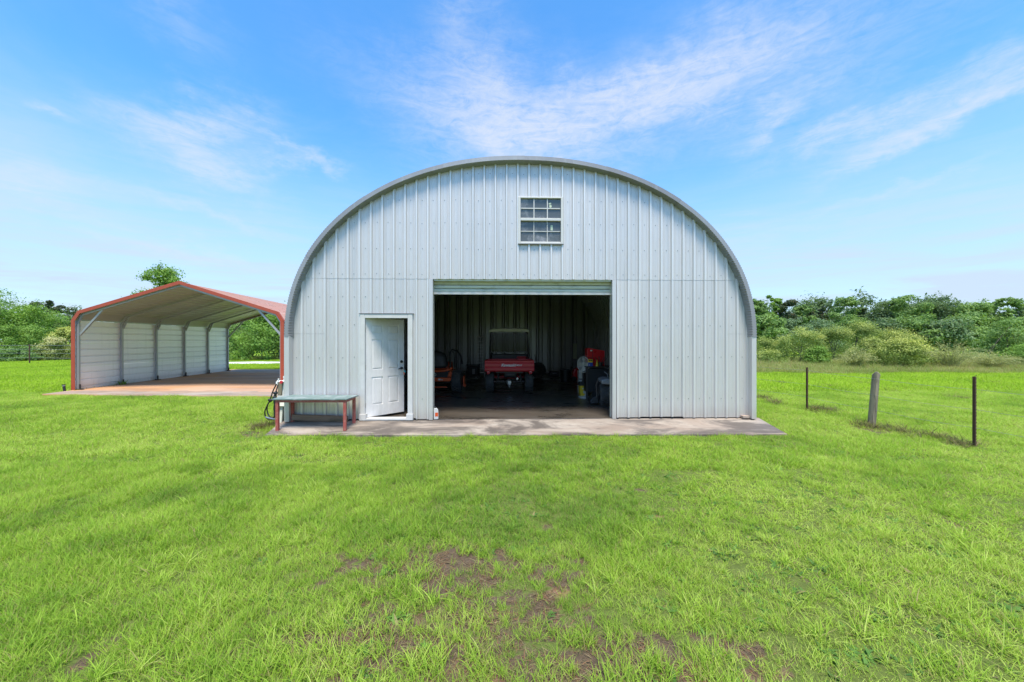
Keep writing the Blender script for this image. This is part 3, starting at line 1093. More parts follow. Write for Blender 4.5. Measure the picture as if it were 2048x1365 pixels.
RIB = 0.2286
RIB0 = facade(1035.6, 450)[0]
PROF = [(-0.1143, 0), (-0.085, 0), (-0.08, -0.006), (-0.062, -0.006), (-0.057, 0), (-0.034, 0), (-0.016, -0.034), (0.016, -0.034), (0.034, 0),
        (0.057, 0), (0.062, -0.006), (0.08, -0.006), (0.085, 0), (0.1143, 0)]


def rib_points(xa, xb, extra=(), depth=1.0):
    xs, ds = [], []
    k0, k1 = math.floor((xa - RIB0) / RIB) - 1, math.ceil((xb - RIB0) / RIB) + 1
    for k in range(k0, k1 + 1):
        for a, d in PROF[:-1]:
            xs.append(RIB0 + k * RIB + a)
            ds.append(d * depth)
    xs, ds = np.array(xs), np.array(ds)
    pts = np.array(sorted(set([round(float(v), 5) for v in xs if xa < v < xb] + [round(xa, 5), round(xb, 5)] + [round(e, 5) for e in extra if xa < e < xb])))
    return pts, np.interp(pts, xs, ds)


def sheet(name, xa, xb, z0, z1, openings, mat, parent, y0=0.0, depth=1.0, sign=1.0, inset=0.03):
    """one ribbed steel sheet; its top follows the arch, openings are cut out, edges turned back 1 cm"""
    xs, ds = rib_points(xa, xb, [e for o in openings for e in (o[0], o[1])], depth)
    m = MB()
    for i in range(len(xs) - 1):
        xm = (xs[i] + xs[i + 1]) / 2
        ta, tb = min(z1, float(arch_z(xs[i], inset))), min(z1, float(arch_z(xs[i + 1], inset)))
        if abs(xs[i]) > HA - inset or abs(xs[i + 1]) > HA - inset:
            continue
        spans = [(z0, None)]
        for o in openings:
            if o[0] <= xm <= o[1]:
                new = []
                for lo, hi in spans:
                    top = ta if hi is None else hi
                    if o[2] > lo + 1e-4 and o[2] < top:
                        new.append((lo, o[2]))
                    if o[3] < (max(ta, tb) if hi is None else hi):
                        new.append((max(lo, o[3]), hi))
                spans = new
        for lo, hi in spans:
            ha, hb = (ta, tb) if hi is None else (hi, hi)
            if ha - lo < 0.004 and hb - lo < 0.004:
                continue
            ya, yb = y0 + sign * ds[i], y0 + sign * ds[i + 1]
            m.mi = 1 if min(abs(ds[i]), abs(ds[i + 1])) > 0.03 else 0  # rib tops take the paler colour, a painted highlight line
            m.add([(xs[i], ya, lo), (xs[i + 1], yb, lo), (xs[i + 1], yb, max(hb, lo)), (xs[i], ya, max(ha, lo))], [(0, 1, 2, 3)])
            m.mi = 0
            m.add([(xs[i], ya, lo), (xs[i + 1], yb, lo), (xs[i + 1], y0 + 0.012, lo), (xs[i], y0 + 0.012, lo)], [(0, 3, 2, 1)])
    if not m.v:
        return None
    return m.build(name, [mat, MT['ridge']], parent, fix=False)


# openings in hall coordinates
bx0, bz1 = facade(866, 560)
bx1, _ = facade(1224, 560)
bz1 = 2.86
dx0, dz1 = facade(722, 628)
dx1, _ = facade(826, 628)
wx0, wz1 = facade(1036, 395)
wx1, wz0 = facade(1126, 489)
BIG = (bx0, bx1, -1, bz1)
WALK = (dx0 + 0.05, dx1 - 0.05, -1, dz1 - 0.05)
WIN = (wx0 + 0.03, wx1 - 0.03, wz0 + 0.03, wz1 - 0.03)
SEAM = bz1
PW = 4 * RIB
edges = sorted(RIB0 - 1 * RIB + k * PW for k in range(-6, 7))
edges = [-HA + 0.03] + [e for e in edges if abs(e) < HA - 0.12] + [HA - 0.03]
for i in range(len(edges) - 1):
    a, b = edges[i], edges[i + 1]
    outer = max(abs(a), abs(b)) > HA - 0.2
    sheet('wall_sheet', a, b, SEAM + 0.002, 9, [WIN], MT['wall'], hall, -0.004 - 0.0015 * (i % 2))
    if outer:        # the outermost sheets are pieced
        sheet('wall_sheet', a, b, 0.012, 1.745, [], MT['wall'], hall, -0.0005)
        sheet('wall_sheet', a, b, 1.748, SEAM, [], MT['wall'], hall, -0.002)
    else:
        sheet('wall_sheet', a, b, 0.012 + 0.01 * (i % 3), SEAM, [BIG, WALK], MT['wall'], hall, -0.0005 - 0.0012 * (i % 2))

# screws: one dot in each flat, in rows
sc = MB()
kk = range(-24, 25)
for row_z in (5.02, 4.47, 4.00, 3.48, 2.96, 2.50, 1.92, 1.27, 0.41):
    for k in kk:
        x_ = RIB0 + (k + 0.5) * RIB + random.uniform(-0.008, 0.008)
        z_ = row_z + random.uniform(-0.012, 0.012)
        if abs(x_) > HA - 0.1 or z_ > arch_z(x_, 0.2):
            continue
        if any(o[0] - 0.07 < x_ < o[1] + 0.07 and o[2] - 0.05 < z_ < o[3] + 0.05 for o in (BIG, WALK, WIN)):
            continue
        sc.lathe([(0.0001, -0.009), (0.005, -0.009), (0.005, -0.004), (0.0078, -0.003), (0.0078, 0.0)], (x_, -0.005, z_), 'Y', 6)
tag(sc.build('wall_screws', MT['screw'], hall), kind='stuff')

# the end rim: curved, crimped trim lengths round the arch and two straight legs
X, Z, NX, NZ, Q = arch_pts(1001)
NSEG = 8
cut = np.linspace(0, 1000, NSEG + 1).astype(int)
for s in range(NSEG):
    i0, i1 = cut[s], cut[s + 1]
    rows = []
    lift = 0.003 * (s % 2)
    for i in range(i0, i1 + 1):
        side = min(1.0, abs(X[i]) / HA)
        cr = (0.0006 + 0.0042 * np.clip((side - 0.72) / 0.2, 0, 1)) * (1 if (i // 2) % 2 else -1)
        def P(r_, y_):
            return (X[i] + NX[i] * r_, y_, Z[i] + NZ[i] * r_)
        rows.append([P(0.012 + lift, 0.25), P(0.012 + lift + cr, -0.13 - lift), P(0.006 + lift + cr, -0.155 - lift), P(-0.074 - cr, -0.155 - lift - abs(cr)), P(-0.081 - cr, -0.145 - lift), P(-0.10, 0.0)])
    m = MB()
    m.grid(rows)
    m.build('arch_trim', MT['rim'], hall, fix=False)
for sgn in (-1, 1):
    m = MB()
    xo, xi = sgn * (HA + 0.012), sgn * (HA - 0.085)
    m.span((xi, -0.152, 0.0), (xo, 0.02, HC + 0.03))
    m.build('corner_trim', MT['wall'], hall, bevel=0.006)
m = MB()
m.box((HA - 0.16, -0.05, 0.03), (0.14, 0.09, 0.055))
m.build('footing_block', MT['slab_edge'], hall, bevel=0.008)

# barrel: arch panels one after another, deeply corrugated
NA = 20
PL = (HALL_L - 0.02) / NA
Xs, Zs, NXs, NZs, _ = arch_pts(49)
Xs = np.concatenate([[-HA], Xs, [HA]])
Zs = np.concatenate([[0], Zs, [0]])
NXs = np.concatenate([[-1], NXs, [1]])
NZs = np.concatenate([[0], NZs, [0]])
pr = [(0, 0.0), (0.12, 0.0), (0.2, -0.09), (0.42, -0.09), (0.5, 0.0), (0.62, 0.0), (0.7, -0.09), (0.92, -0.09), (1.0, 0.0)]
m = MB()
m.grid([[(Xs[i] + NXs[i] * (d - 0.004), t * PL, Zs[i] + NZs[i] * (d - 0.004)) for t, d in pr] for i in range(len(Xs))])
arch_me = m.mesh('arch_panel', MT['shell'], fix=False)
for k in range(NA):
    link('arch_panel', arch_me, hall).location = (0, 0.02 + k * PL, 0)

# the far end wall, seen from inside through the door
BAY = 0.61
bprof = [(0.0, 0.0), (0.16, 0.0), (0.235, 0.13), (0.275, 0.13), (0.35, 0.0), (0.41, 0.0), (0.45, 0.07), (0.49, 0.07), (0.53, 0.0), (0.61, 0.0)]
for k in range(-8, 8):
    m = MB()
    for (a0, d0), (a1, d1) in zip(bprof, bprof[1:]):
        xa, xb = k * BAY + a0, k * BAY + a1
        if max(abs(xa), abs(xb)) > HA - 0.13:
            continue
        ya, yb = HALL_L - 0.20 + d0, HALL_L - 0.20 + d1
        m.add([(xa, ya, 0.01), (xb, yb, 0.01), (xb, yb, float(arch_z(xb, 0.10))), (xa, ya, float(arch_z(xa, 0.10)))], [(0, 1, 2, 3)])
    if m.v:
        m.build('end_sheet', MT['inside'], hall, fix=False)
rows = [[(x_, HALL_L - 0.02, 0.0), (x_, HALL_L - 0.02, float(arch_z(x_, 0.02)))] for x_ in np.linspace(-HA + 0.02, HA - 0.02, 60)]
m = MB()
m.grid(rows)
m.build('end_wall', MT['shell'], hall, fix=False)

# big doorway: jambs, header, roll-up curtain
for sgn, xj in ((1, bx0), (-1, bx1)):
    m = MB()
    m.span((xj - sgn * 0.012, -0.012, 0.0), (xj, 0.055, bz1 - 0.002))
    m.span((xj - sgn * 0.075, -0.040, 0.0), (xj - sgn * 0.001, -0.034, bz1 - 0.004))
    m.span((xj - sgn * 0.004, -0.040, 0.0), (xj + sgn * 0.004, -0.012, bz1 - 0.004))
    m.build('door_jamb', MT['wall'], hall)
m = MB()
m.span((bx0 + 0.014, 0.012, bz1 - 0.03), (bx1 - 0.014, 0.20, bz1 + 0.02))
m.build('door_header', MT['cream'], hall)
zb = facade(1040, 589.5, 0.12)[1]
curt = thing('roll_door', None, None, (0, 0, 0))
bpy.data.objects.remove(curt)
ztop = bz1 + 0.3
sl_h = 0.0765
nsl = int((ztop - zb - 0.05) / sl_h)
for i in range(nsl):
    z0 = zb + 0.05 + i * sl_h
    rows = []
    for (dz, dy) in ((0, 0.022), (0.004, 0.0), (0.03, -0.010), (0.058, -0.006), (0.066, 0.006), (0.0722, 0.024)):
        rows.append([(bx0 - 0.003, 0.13 + dy, z0 + dz), (bx1 + 0.003, 0.13 + dy, z0 + dz)])
    m = MB()
    m.grid(rows)
    m.build('door_slat', MT['cream'], hall, fix=False)
m = MB()
m.span((bx0 - 0.003, 0.10, zb), (bx1 + 0.003, 0.15, zb + 0.046))
m.build('bottom_bar', MT['vinyl'], hall, bevel=0.004)
m = MB()
m.lathe([(0.001, bx0 + 0.05), (0.19, bx0 + 0.05), (0.19, bx1 - 0.05), (0.001, bx1 - 0.05)], (0, 0.36, bz1 + 0.32), 'X', 20)
m.build('curtain_drum', MT['cream'], hall, smooth=True)
for sgn, xj in ((1, bx0), (-1, bx1)):
    m = MB()
    m.span((xj - sgn * 0.07, 0.09, 0.0), (xj - sgn * 0.004, 0.17, bz1))
    m.build('door_track', MT['cream'], hall)

# walk door: white frame, plinth blocks, sill, six-panel leaf standing ajar
fw = 0.095
m = MB()
m.span((dx0, -0.052, 0.13), (dx0 + fw, 0.03, dz1))
m.build('door_frame', MT['white'], hall, bevel=0.004)
m = MB()
m.span((dx1 - fw, -0.052, 0.13), (dx1, 0.03, dz1))
m.build('door_frame', MT['white'], hall, bevel=0.004)
m = MB()
m.span((dx0 + fw + 0.001, -0.050, dz1 - 0.085), (dx1 - fw - 0.001, 0.03, dz1 - 0.001))
m.build('door_frame', MT['white'], hall, bevel=0.004)
for xa in (dx0 - 0.012, dx1 - fw - 0.025):
    m = MB()
    m.span((xa, -0.072, 0.0), (xa + fw + 0.035, 0.035, 0.129))
    m.build('plinth_block', MT['white'], hall, bevel=0.006)
m = MB()
m.span((dx0 + fw - 0.01, -0.060, 0.0), (dx1 - fw + 0.01, 0.10, 0.042))
m.build('door_sill', MT['white'], hall, bevel=0.005)
m = MB()                                            # dark drip edge over the frame
m.span((dx0 - 0.02, -0.060, dz1 + 0.002), (dx1 + 0.02, 0.0, dz1 + 0.012))
m.build('drip_edge', MT['screw'], hall)
DW, DH = dx1 - dx0 - 2 * fw + 0.02, dz1 - 0.13
leaf_o = MB()
leaf_o.span((0, 0.012, 0), (DW, 0.044, DH))
leaf = leaf_o.build('door_leaf', MT['door'], hall, bevel=0.002)
leaf.location = (dx0 + fw - 0.004, 0.0, 0.05)
leaf.rotation_euler = (0, 0, R(46))
DWp = DW
xs_ = [0.0, 0.15 * DW, 0.435 * DW, 0.565 * DW, 0.85 * DW, DW]          # stiles and panel openings
zs_ = [0.0, 0.115 * DH, 0.40 * DH, 0.475 * DH, 0.785 * DH, 0.845 * DH, 0.935 * DH, DH]
m = MB()
for k in (0, 2, 4):
    m.span((xs_[k], 0.0, 0.0), (xs_[k + 1], 0.0115, DH))
for k in (0, 2, 4, 6):
    for j in (1, 3):
        m.span((xs_[j] + 0.0005, 0.0002, zs_[k]), (xs_[j + 1] - 0.0005, 0.0115, zs_[k + 1]))
m.build('door_stiles', MT['door'], leaf)
for j in (1, 3):
    for k in (1, 3, 5):
        a0, a1, z0, z1 = xs_[j] + 0.014, xs_[j + 1] - 0.014, zs_[k] + 0.014, zs_[k + 1] - 0.014
        m = MB()
        e = 0.024
        m.add([(a0, 0.0118, z0), (a1, 0.0118, z0), (a1, 0.0118, z1), (a0, 0.0118, z1), (a0 + e, 0.003, z0 + e), (a1 - e, 0.003, z0 + e), (a1 - e, 0.003, z1 - e), (a0 + e, 0.003, z1 - e)],
              [(0, 1, 5, 4), (1, 2, 6, 5), (2, 3, 7, 6), (3, 0, 4, 7), (4, 5, 6, 7)])
        m.build('door_panel', MT['door'], leaf)
m = MB()
m.lathe([(0.001, -0.03), (0.024, -0.03), (0.030, -0.005), (0.030, 0)], (DWp - 0.065, -0.001, 0.545 * DH), 'Y', 14)
m.build('deadbolt', MT['black'], leaf, smooth=True)
m = MB()
m.lathe([(0.001, -0.03), (0.024, -0.03), (0.030, -0.005), (0.030, 0)], (DWp - 0.065, -0.001, 0.475 * DH), 'Y', 14)
m.tube([(DWp - 0.065, -0.025, 0.475 * DH), (DWp - 0.065, -0.06, 0.475 * DH), (DWp - 0.10, -0.065, 0.475 * DH), (DWp - 0.165, -0.06, 0.47 * DH)], 0.011, 8)
m.build('door_handle', MT['black'], leaf, smooth=True)
for zz in (0.12, 0.5, 0.88):
    m = MB()
    m.span((-0.012, -0.006, zz * DH - 0.05), (0.004, 0.0, zz * DH + 0.05))
    m.build('hinge', MT['brass'], leaf)
kx = DWp - 0.03
keys = thing('key_bunch', 'bunch of keys with blue and red tags hanging from the handle of the white door', 'keys', tuple(HALL_O + Vector((0, 0, 0))))
bpy.context.view_layer.update()
kp = leaf.matrix_world @ Vector((DWp - 0.035, -0.052, 0.47 * DH))
keys.location = kp
m = MB()
m.tube([Vector((0.016 * math.cos(t), 0, -0.016 + 0.016 * math.sin(t))) for t in np.linspace(0, 6.0, 14)], 0.0022, 6)
m.build('key_ring', MT['steel'], keys)
for dx_, col in ((-0.006, 'steel'), (0.012, 'steel')):
    m = MB()
    m.box((dx_, -0.006, -0.055), (0.022, 0.003, 0.022))
    m.box((dx_, -0.006, -0.082), (0.008, 0.0025, 0.035))
    m.build('key', MT[col], keys)
MT['tag_blue'] = M('teal_tag', (0.03, 0.25, 0.33), 0.4)
MT['tag_red'] = M('red_tag', (0.55, 0.12, 0.08), 0.4)
m = MB()
m.box((0.022, -0.01, -0.062), (0.026, 0.006, 0.05))
m.build('key_tag', MT['tag_blue'], keys, bevel=0.002)
m = MB()
m.box((0.006, -0.013, -0.105), (0.024, 0.006, 0.05), (0, 0.2, 0))
m.build('key_tag', MT['tag_red'], keys, bevel=0.002)

# upper window: frame, two sashes with bars, twelve panes, two stickers
m = MB()
t = 0.05
m.span((wx0, -0.050, wz0), (wx0 + t, 0.03, wz1))
m.span((wx1 - t, -0.050, wz0), (wx1, 0.03, wz1))
m.span((wx0 + t, -0.050, wz1 - 0.025), (wx1 - t, 0.03, wz1))
m.span((wx0 + t, -0.050, wz0), (wx1 - t, 0.03, wz0 + 0.03))
win = m.build('window', MT['vinyl'], hall, bevel=0.004)
m = MB()
m.span((wx0 - 0.006, -0.060, wz0 - 0.014), (wx1 + 0.006, 0.0, wz0 - 0.003))
m.build('window_sill', MT['screw'], win)
wi0, wi1 = wx0 + t + 0.001, wx1 - t - 0.001
rail = facade(1080, 440)[1]
for nm, za, zc, yy, bar in (('upper', rail + 0.026, wz1 - 0.026, -0.022, 0.019), ('lower', wz0 + 0.031, rail - 0.024, 0.0, 0.013)):
    cw, chh = (wi1 - wi0) / 3, (zc - za) / 2
    m = MB()
    if nm == 'lower':
        m.span((wi0, yy - 0.012, za), (wi1, yy + 0.012, za + 0.022))
        za += 0.022
        chh = (zc - za) / 2
    for i in (1, 2):
        m.span((wi0 + cw * i - bar / 2, yy - 0.008, za), (wi0 + cw * i + bar / 2, yy + 0.012, zc))
    for i in range(3):
        m.span((wi0 + cw * i + bar / 2, yy - 0.007, za + chh - bar / 2), (wi0 + cw * (i + 1) - bar / 2, yy + 0.011, za + chh + bar / 2))
    m.build('sash', MT['vinyl'], win)
    for i in range(3):
        for j in range(2):
            p = MB()
            p.span((wi0 + cw * i + 0.002, yy + 0.014, za + chh * j + 0.002), (wi0 + cw * (i + 1) - 0.002, yy + 0.018, za + chh * (j + 1) - 0.002))
            p.build('pane', MT['glass'], win)
    st = MB()
    if nm == 'upper':
        st.box((wi0 + cw * 2.2, yy + 0.012, za + chh * 1.52), (0.05, 0.002, 0.035), (0, -0.25, 0))
        st.box((wi0 + cw * 2.24, yy + 0.0115, za + chh * 1.25), (0.045, 0.002, 0.05), (0, -0.25, 0))
    else:
        st.box((wi0 + cw * 2.34, yy + 0.012, za + chh * 1.38), (0.045, 0.002, 0.105))
    st.build('sticker', MT['pale_green'], win)
m = MB()
m.span((wx0 + t, -0.046, rail - 0.026), (wx1 - t, 0.02, rail + 0.026))
m.build('meeting_rail', MT['vinyl'], win, bevel=0.004)

# ------------------------------------------------------------------ carport
cp = thing('carport', 'open carport with a faded red roof and one corrugated side wall left of the hall', 'carport', CP_O)
EH, KH, PH = 2.58, 2.32, 3.58     # eave, knee and ridge heights
MID = CP_W / 2


def cp_poly(off=0.0):
    """roof section: (a, z) from left knee over the ridge to the right knee"""
    return [(0.0 - off, KH), (0.17 - off * 0.5, EH + off), (MID, PH + off), (CP_W - 0.17 + off * 0.5, EH + off), (CP_W + off, KH)]


def sec_at(a):
    s = cp_poly()
    for (a0, z0), (a1, z1) in zip(s, s[1:]):
        if a0 <= a <= a1:
            return z0 + (z1 - z0) * (a - a0) / (a1 - a0)
    return KH


NF = 6
for k in range(NF):
    b = 0.06 + (CP_L - 0.12) * k / (NF - 1)
    for a_ in (0.08, CP_W - 0.08):
        m = MB()
        m.bar(cpv(a_, b, 0.04), cpv(a_, b, KH - 0.04), 0.06, 0.06, CP_D)
        po = m.build('post', MT['galv'], cp)
        m = MB()
        m.bar(cpv(a_ - 0.07, b, 0.055), cpv(a_ + 0.13, b, 0.055), 0.10, 0.03)
        m.bar(cpv(a_ + (0.04 if a_ < 1 else -0.04), b, 0.05), cpv(a_ + (0.04 if a_ < 1 else -0.04), b, 0.22), 0.012, 0.07, CP_U)
        m.build('base_plate', MT['iron'], po)
    m = MB()
    s = [(0.08, KH - 0.05), (0.22, EH - 0.07), (MID, PH - 0.09), (CP_W - 0.22, EH - 0.07), (CP_W - 0.08, KH - 0.05)]
    for (a0, z0), (a1, z1) in zip(s, s[1:]):
        m.bar(cpv(a0, b, z0), cpv(a1, b, z1), 0.06, 0.06, CP_D)
    m.build('rafter', MT['galv'], cp)
    if k in (0, NF - 1):
        for a0, a1 in ((0.09, 0.86), (CP_W - 0.09, CP_W - 0.86)):
            m = MB()
            m.bar(cpv(a0, b + 0.03, 1.83), cpv(a1, b + 0.03, sec_at(a1) - 0.08), 0.055, 0.055, CP_D)
            m.build('brace', MT['galv'], cp)
    elif k < NF - 1:
        m = MB()
        m.bar(cpv(0.09, b + 0.035, KH - 0.22), cpv(0.30, b + 0.035, EH - 0.04), 0.05, 0.04, CP_D)
        m.build('brace', MT['galv'], cp)

# roof sheets: ribs run level, along the carport; red above, bare zinc below
prof = cp_poly()
for si in range(4):
    (a0, z0), (a1, z1) = prof[si], prof[si + 1]
    L = math.hypot(a1 - a0, z1 - z0)
    ux, uz = (a1 - a0) / L, (z1 - z0) / L
    nxx, nzz = -uz, ux
    st_ = [0.0]
    ds_ = [0.0]
    q = 0.16 if L > 1 else 9
    while q < L - 0.05:
        for dq, dd in ((-0.03, 0), (-0.012, 0.022), (0.012, 0.022), (0.03, 0)):
            st_.append(q + dq)
            ds_.append(dd)
        q += 0.2286
    st_.append(L)
    ds_.append(0.0)
    npan = 4 if L > 1 else 1
    cuts = np.linspace(0, len(st_) - 1, npan + 1).astype(int)
    if npan > 1:
        cuts = [0] + [int(round(1 + 4 * round((c - 1) / 4))) for c in cuts[1:-1]] + [len(st_) - 1]
    for c0, c1 in zip(cuts, cuts[1:]):
        m = MB()
        top, bot = [], []
        for bb in (-0.03, CP_L + 0.03):
            top.append([cpv(a0 + ux * s_ + nxx * (d_ + 0.006), bb, z0 + uz * s_ + nzz * (d_ + 0.006)) for s_, d_ in zip(st_[c0:c1 + 1], ds_[c0:c1 + 1])])
            bot.append([cpv(a0 + ux * s_ + nxx * d_, bb, z0 + uz * s_ + nzz * d_) for s_, d_ in zip(st_[c0:c1 + 1], ds_[c0:c1 + 1])])
        m.mi = 0
        m.grid(top)
        m.mi = 1
        m.grid(bot)
        m.mi = 0
        for row_a, row_b in zip(top, bot):
            m.grid([row_a, row_b])
        m.build('roof_sheet', [MT['red_roof'], MT['roof_under']], cp, fix=False)

# left wall: three ribbed sheets laid level, one above another
zs = [0.035, 0.80, 1.56, KH - 0.005]
for w_ in range(3):
    z0, z1 = zs[w_], zs[w_ + 1] - 0.003
    pts = [(z0, 0.0)]
    q = z0 + 0.11
    while q < z1 - 0.04:
        for dq, dd in ((-0.026, 0), (-0.012, -0.026), (0.012, -0.026), (0.026, 0)):
            pts.append((q + dq, dd))
        q += 0.2286
    pts.append((z1, 0.0))
    m = MB()
    m.grid([[cpv(0.035 + dd, bb, zz) for zz, dd in pts] for bb in (0.0, CP_L)])
    m.grid([[cpv(0.029 + dd, bb, zz) for zz, dd in pts] for bb in (0.0, CP_L)], True)
    m.build('wall_sheet', MT['liner'], cp, fix=False)

# red trim round the front and the back opening
for bb, sg in ((-0.035, -1), (CP_L + 0.035, 1)):
    for a_, s_ in ((0.0, 1), (CP_W, -1)):
        m = MB()
        m.bar(cpv(a_ + s_ * 0.005, bb, 0.03), cpv(a_ + s_ * 0.005, bb, KH), 0.11, 0.012, CP_D)
        m.bar(cpv(a_ - s_ * 0.045, bb - sg * 0.045, 0.03), cpv(a_ - s_ * 0.045, bb - sg * 0.045, KH), 0.012, 0.09, CP_D)
        m.build('corner_trim', MT['red_trim'], cp)
    p5 = cp_poly(0.035)
    for i in range(4):
        (a0, z0), (a1, z1) = p5[i], p5[i + 1]
        m = MB()
        L = math.hypot(a1 - a0, z1 - z0)
        ux, uz = (a1 - a0) / L, (z1 - z0) / L
        if 0 < i < 3:
            a0, z0, a1, z1 = a0, z0, a1, z1
        dn = Vector((uz, 0, -ux)) * 0.045
        p, q = cpv(a0, bb - 0.002 * (i % 2), z0), cpv(a1, bb - 0.002 * (i % 2), z1)
        off = CP_U * dn.x + Vector((0, 0, dn.z))
        m.bar(p + off * 0.9, q + off * 0.9, 0.012, 0.105, CP_U * (-uz) + Vector((0, 0, ux)))
        m.bar(p - CP_D * 0.05 * -1 * (1 if sg < 0 else -1), q - CP_D * 0.05 * -1 * (1 if sg < 0 else -1), 0.10, 0.012, CP_U * (-uz) + Vector((0, 0, ux)))
        m.build('rake_trim', MT['red_trim'], cp)

# ------------------------------------------------------------------ trees and brush
def leaf_cloud(P, N, size, r, squash=0.5):
    """diamond leaves at P, facing roughly along N"""
    n = len(P)
    d = N + r.normal(0, 0.75, (n, 3))
    d /= np.linalg.norm(d, axis=1)[:, None]
    a = np.cross(d, r.normal(0, 1, (n, 3)))
    a /= np.linalg.norm(a, axis=1)[:, None] + 1e-9
    b = np.cross(d, a)
    s = size * r.uniform(0.6, 1.35, n)[:, None]
    V = np.stack([P - a * s * 0.5, P + b * s * squash * 0.5 + d * s * 0.08, P + a * s * 0.5, P - b * s * squash * 0.5 + d * s * 0.08], 1).reshape(-1, 3)
    F = np.arange(4 * n).reshape(n, 4)
    return V, F


def crown_points(lobes, n, r, shell=0.55, clumps=14):
    """points gathered in clumps on the skin of each lobe (cx, cy, cz, rx, ry, rz)"""
    L = np.array(lobes, float)
    w = (L[:, 3] * L[:, 4] + L[:, 3] * L[:, 5]) ** 1.0
    cnt = np.maximum(12, (n * w / w.sum()).astype(int))
    P, N = [], []
    for l, c in zip(L, cnt):
        nc = max(5, int(clumps * r.uniform(0.8, 1.2)))
        cd = r.normal(0, 1, (nc, 3))
        cd /= np.linalg.norm(cd, axis=1)[:, None]
        cd[:, 2] = np.abs(cd[:, 2]) * np.sign(cd[:, 2] + 0.35)
        cr = r.uniform(shell, 1.0, nc)
        cs = r.uniform(0.16, 0.34, nc)
        k = r.integers(0, nc, c)
        q = cd[k] * cr[k][:, None] + r.normal(0, 1, (c, 3)) * cs[k][:, None] * np.array([1, 1, 0.75])
        P.append(l[:3] + q * l[3:6])
        N.append(q / (np.linalg.norm(q, axis=1)[:, None] + 1e-6) + np.array([0, 0, 0.5]))
    return np.concatenate(P), np.concatenate(N)


def trunk_mesh(base_r, h, tops, r, lean=0.0, mat='trunk'):
    m = MB()
    pts = [Vector((0, 0, -0.15))]
    k = 5
    for i in range(1, k + 1):
        t = i / k
        pts.append(Vector((lean * t * h + r.normal(0, 0.02) * h, r.normal(0, 0.02) * h, h * t)))
    m.tube(pts, [base_r * (1 - 0.7 * i / k) for i in range(k + 1)], 8)
    for tp in tops:
        a = pts[int(r.integers(2, k + 1))]
        b = Vector(tp)
        mid = a.lerp(b, 0.55) + Vector((0, 0, 0.08 * h))
        m.tube([a, mid, b], [base_r * 0.4, base_r * 0.25, base_r * 0.1], 6)
    return m


MT['wand'] = M('green_brown_wands', (0.27, 0.28, 0.11), 0.8, var=0.3)
LEAF = {
    'bright': leaf_mat('bright_leaves', (0.133, 0.254, 0.052), (0.266, 0.410, 0.087)),
    'mid': leaf_mat('mid_leaves', (0.134, 0.238, 0.077), (0.271, 0.391, 0.120)),
    'cool': leaf_mat('cool_leaves', (0.123, 0.202, 0.104), (0.231, 0.320, 0.157)),
    'dark': leaf_mat('dark_leaves', (0.098, 0.164, 0.084), (0.189, 0.261, 0.120)),
    'pine': leaf_mat('pine_needles', (0.064, 0.098, 0.059), (0.114, 0.159, 0.088), dead=0.12),
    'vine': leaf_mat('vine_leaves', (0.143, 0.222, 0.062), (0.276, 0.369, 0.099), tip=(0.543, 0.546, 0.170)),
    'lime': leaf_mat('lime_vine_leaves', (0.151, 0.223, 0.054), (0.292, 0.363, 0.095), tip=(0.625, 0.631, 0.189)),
    'pale': leaf_mat('pale_twig_leaves', (0.237, 0.290, 0.095), (0.408, 0.436, 0.164), tip=(0.602, 0.560, 0.300)),
}


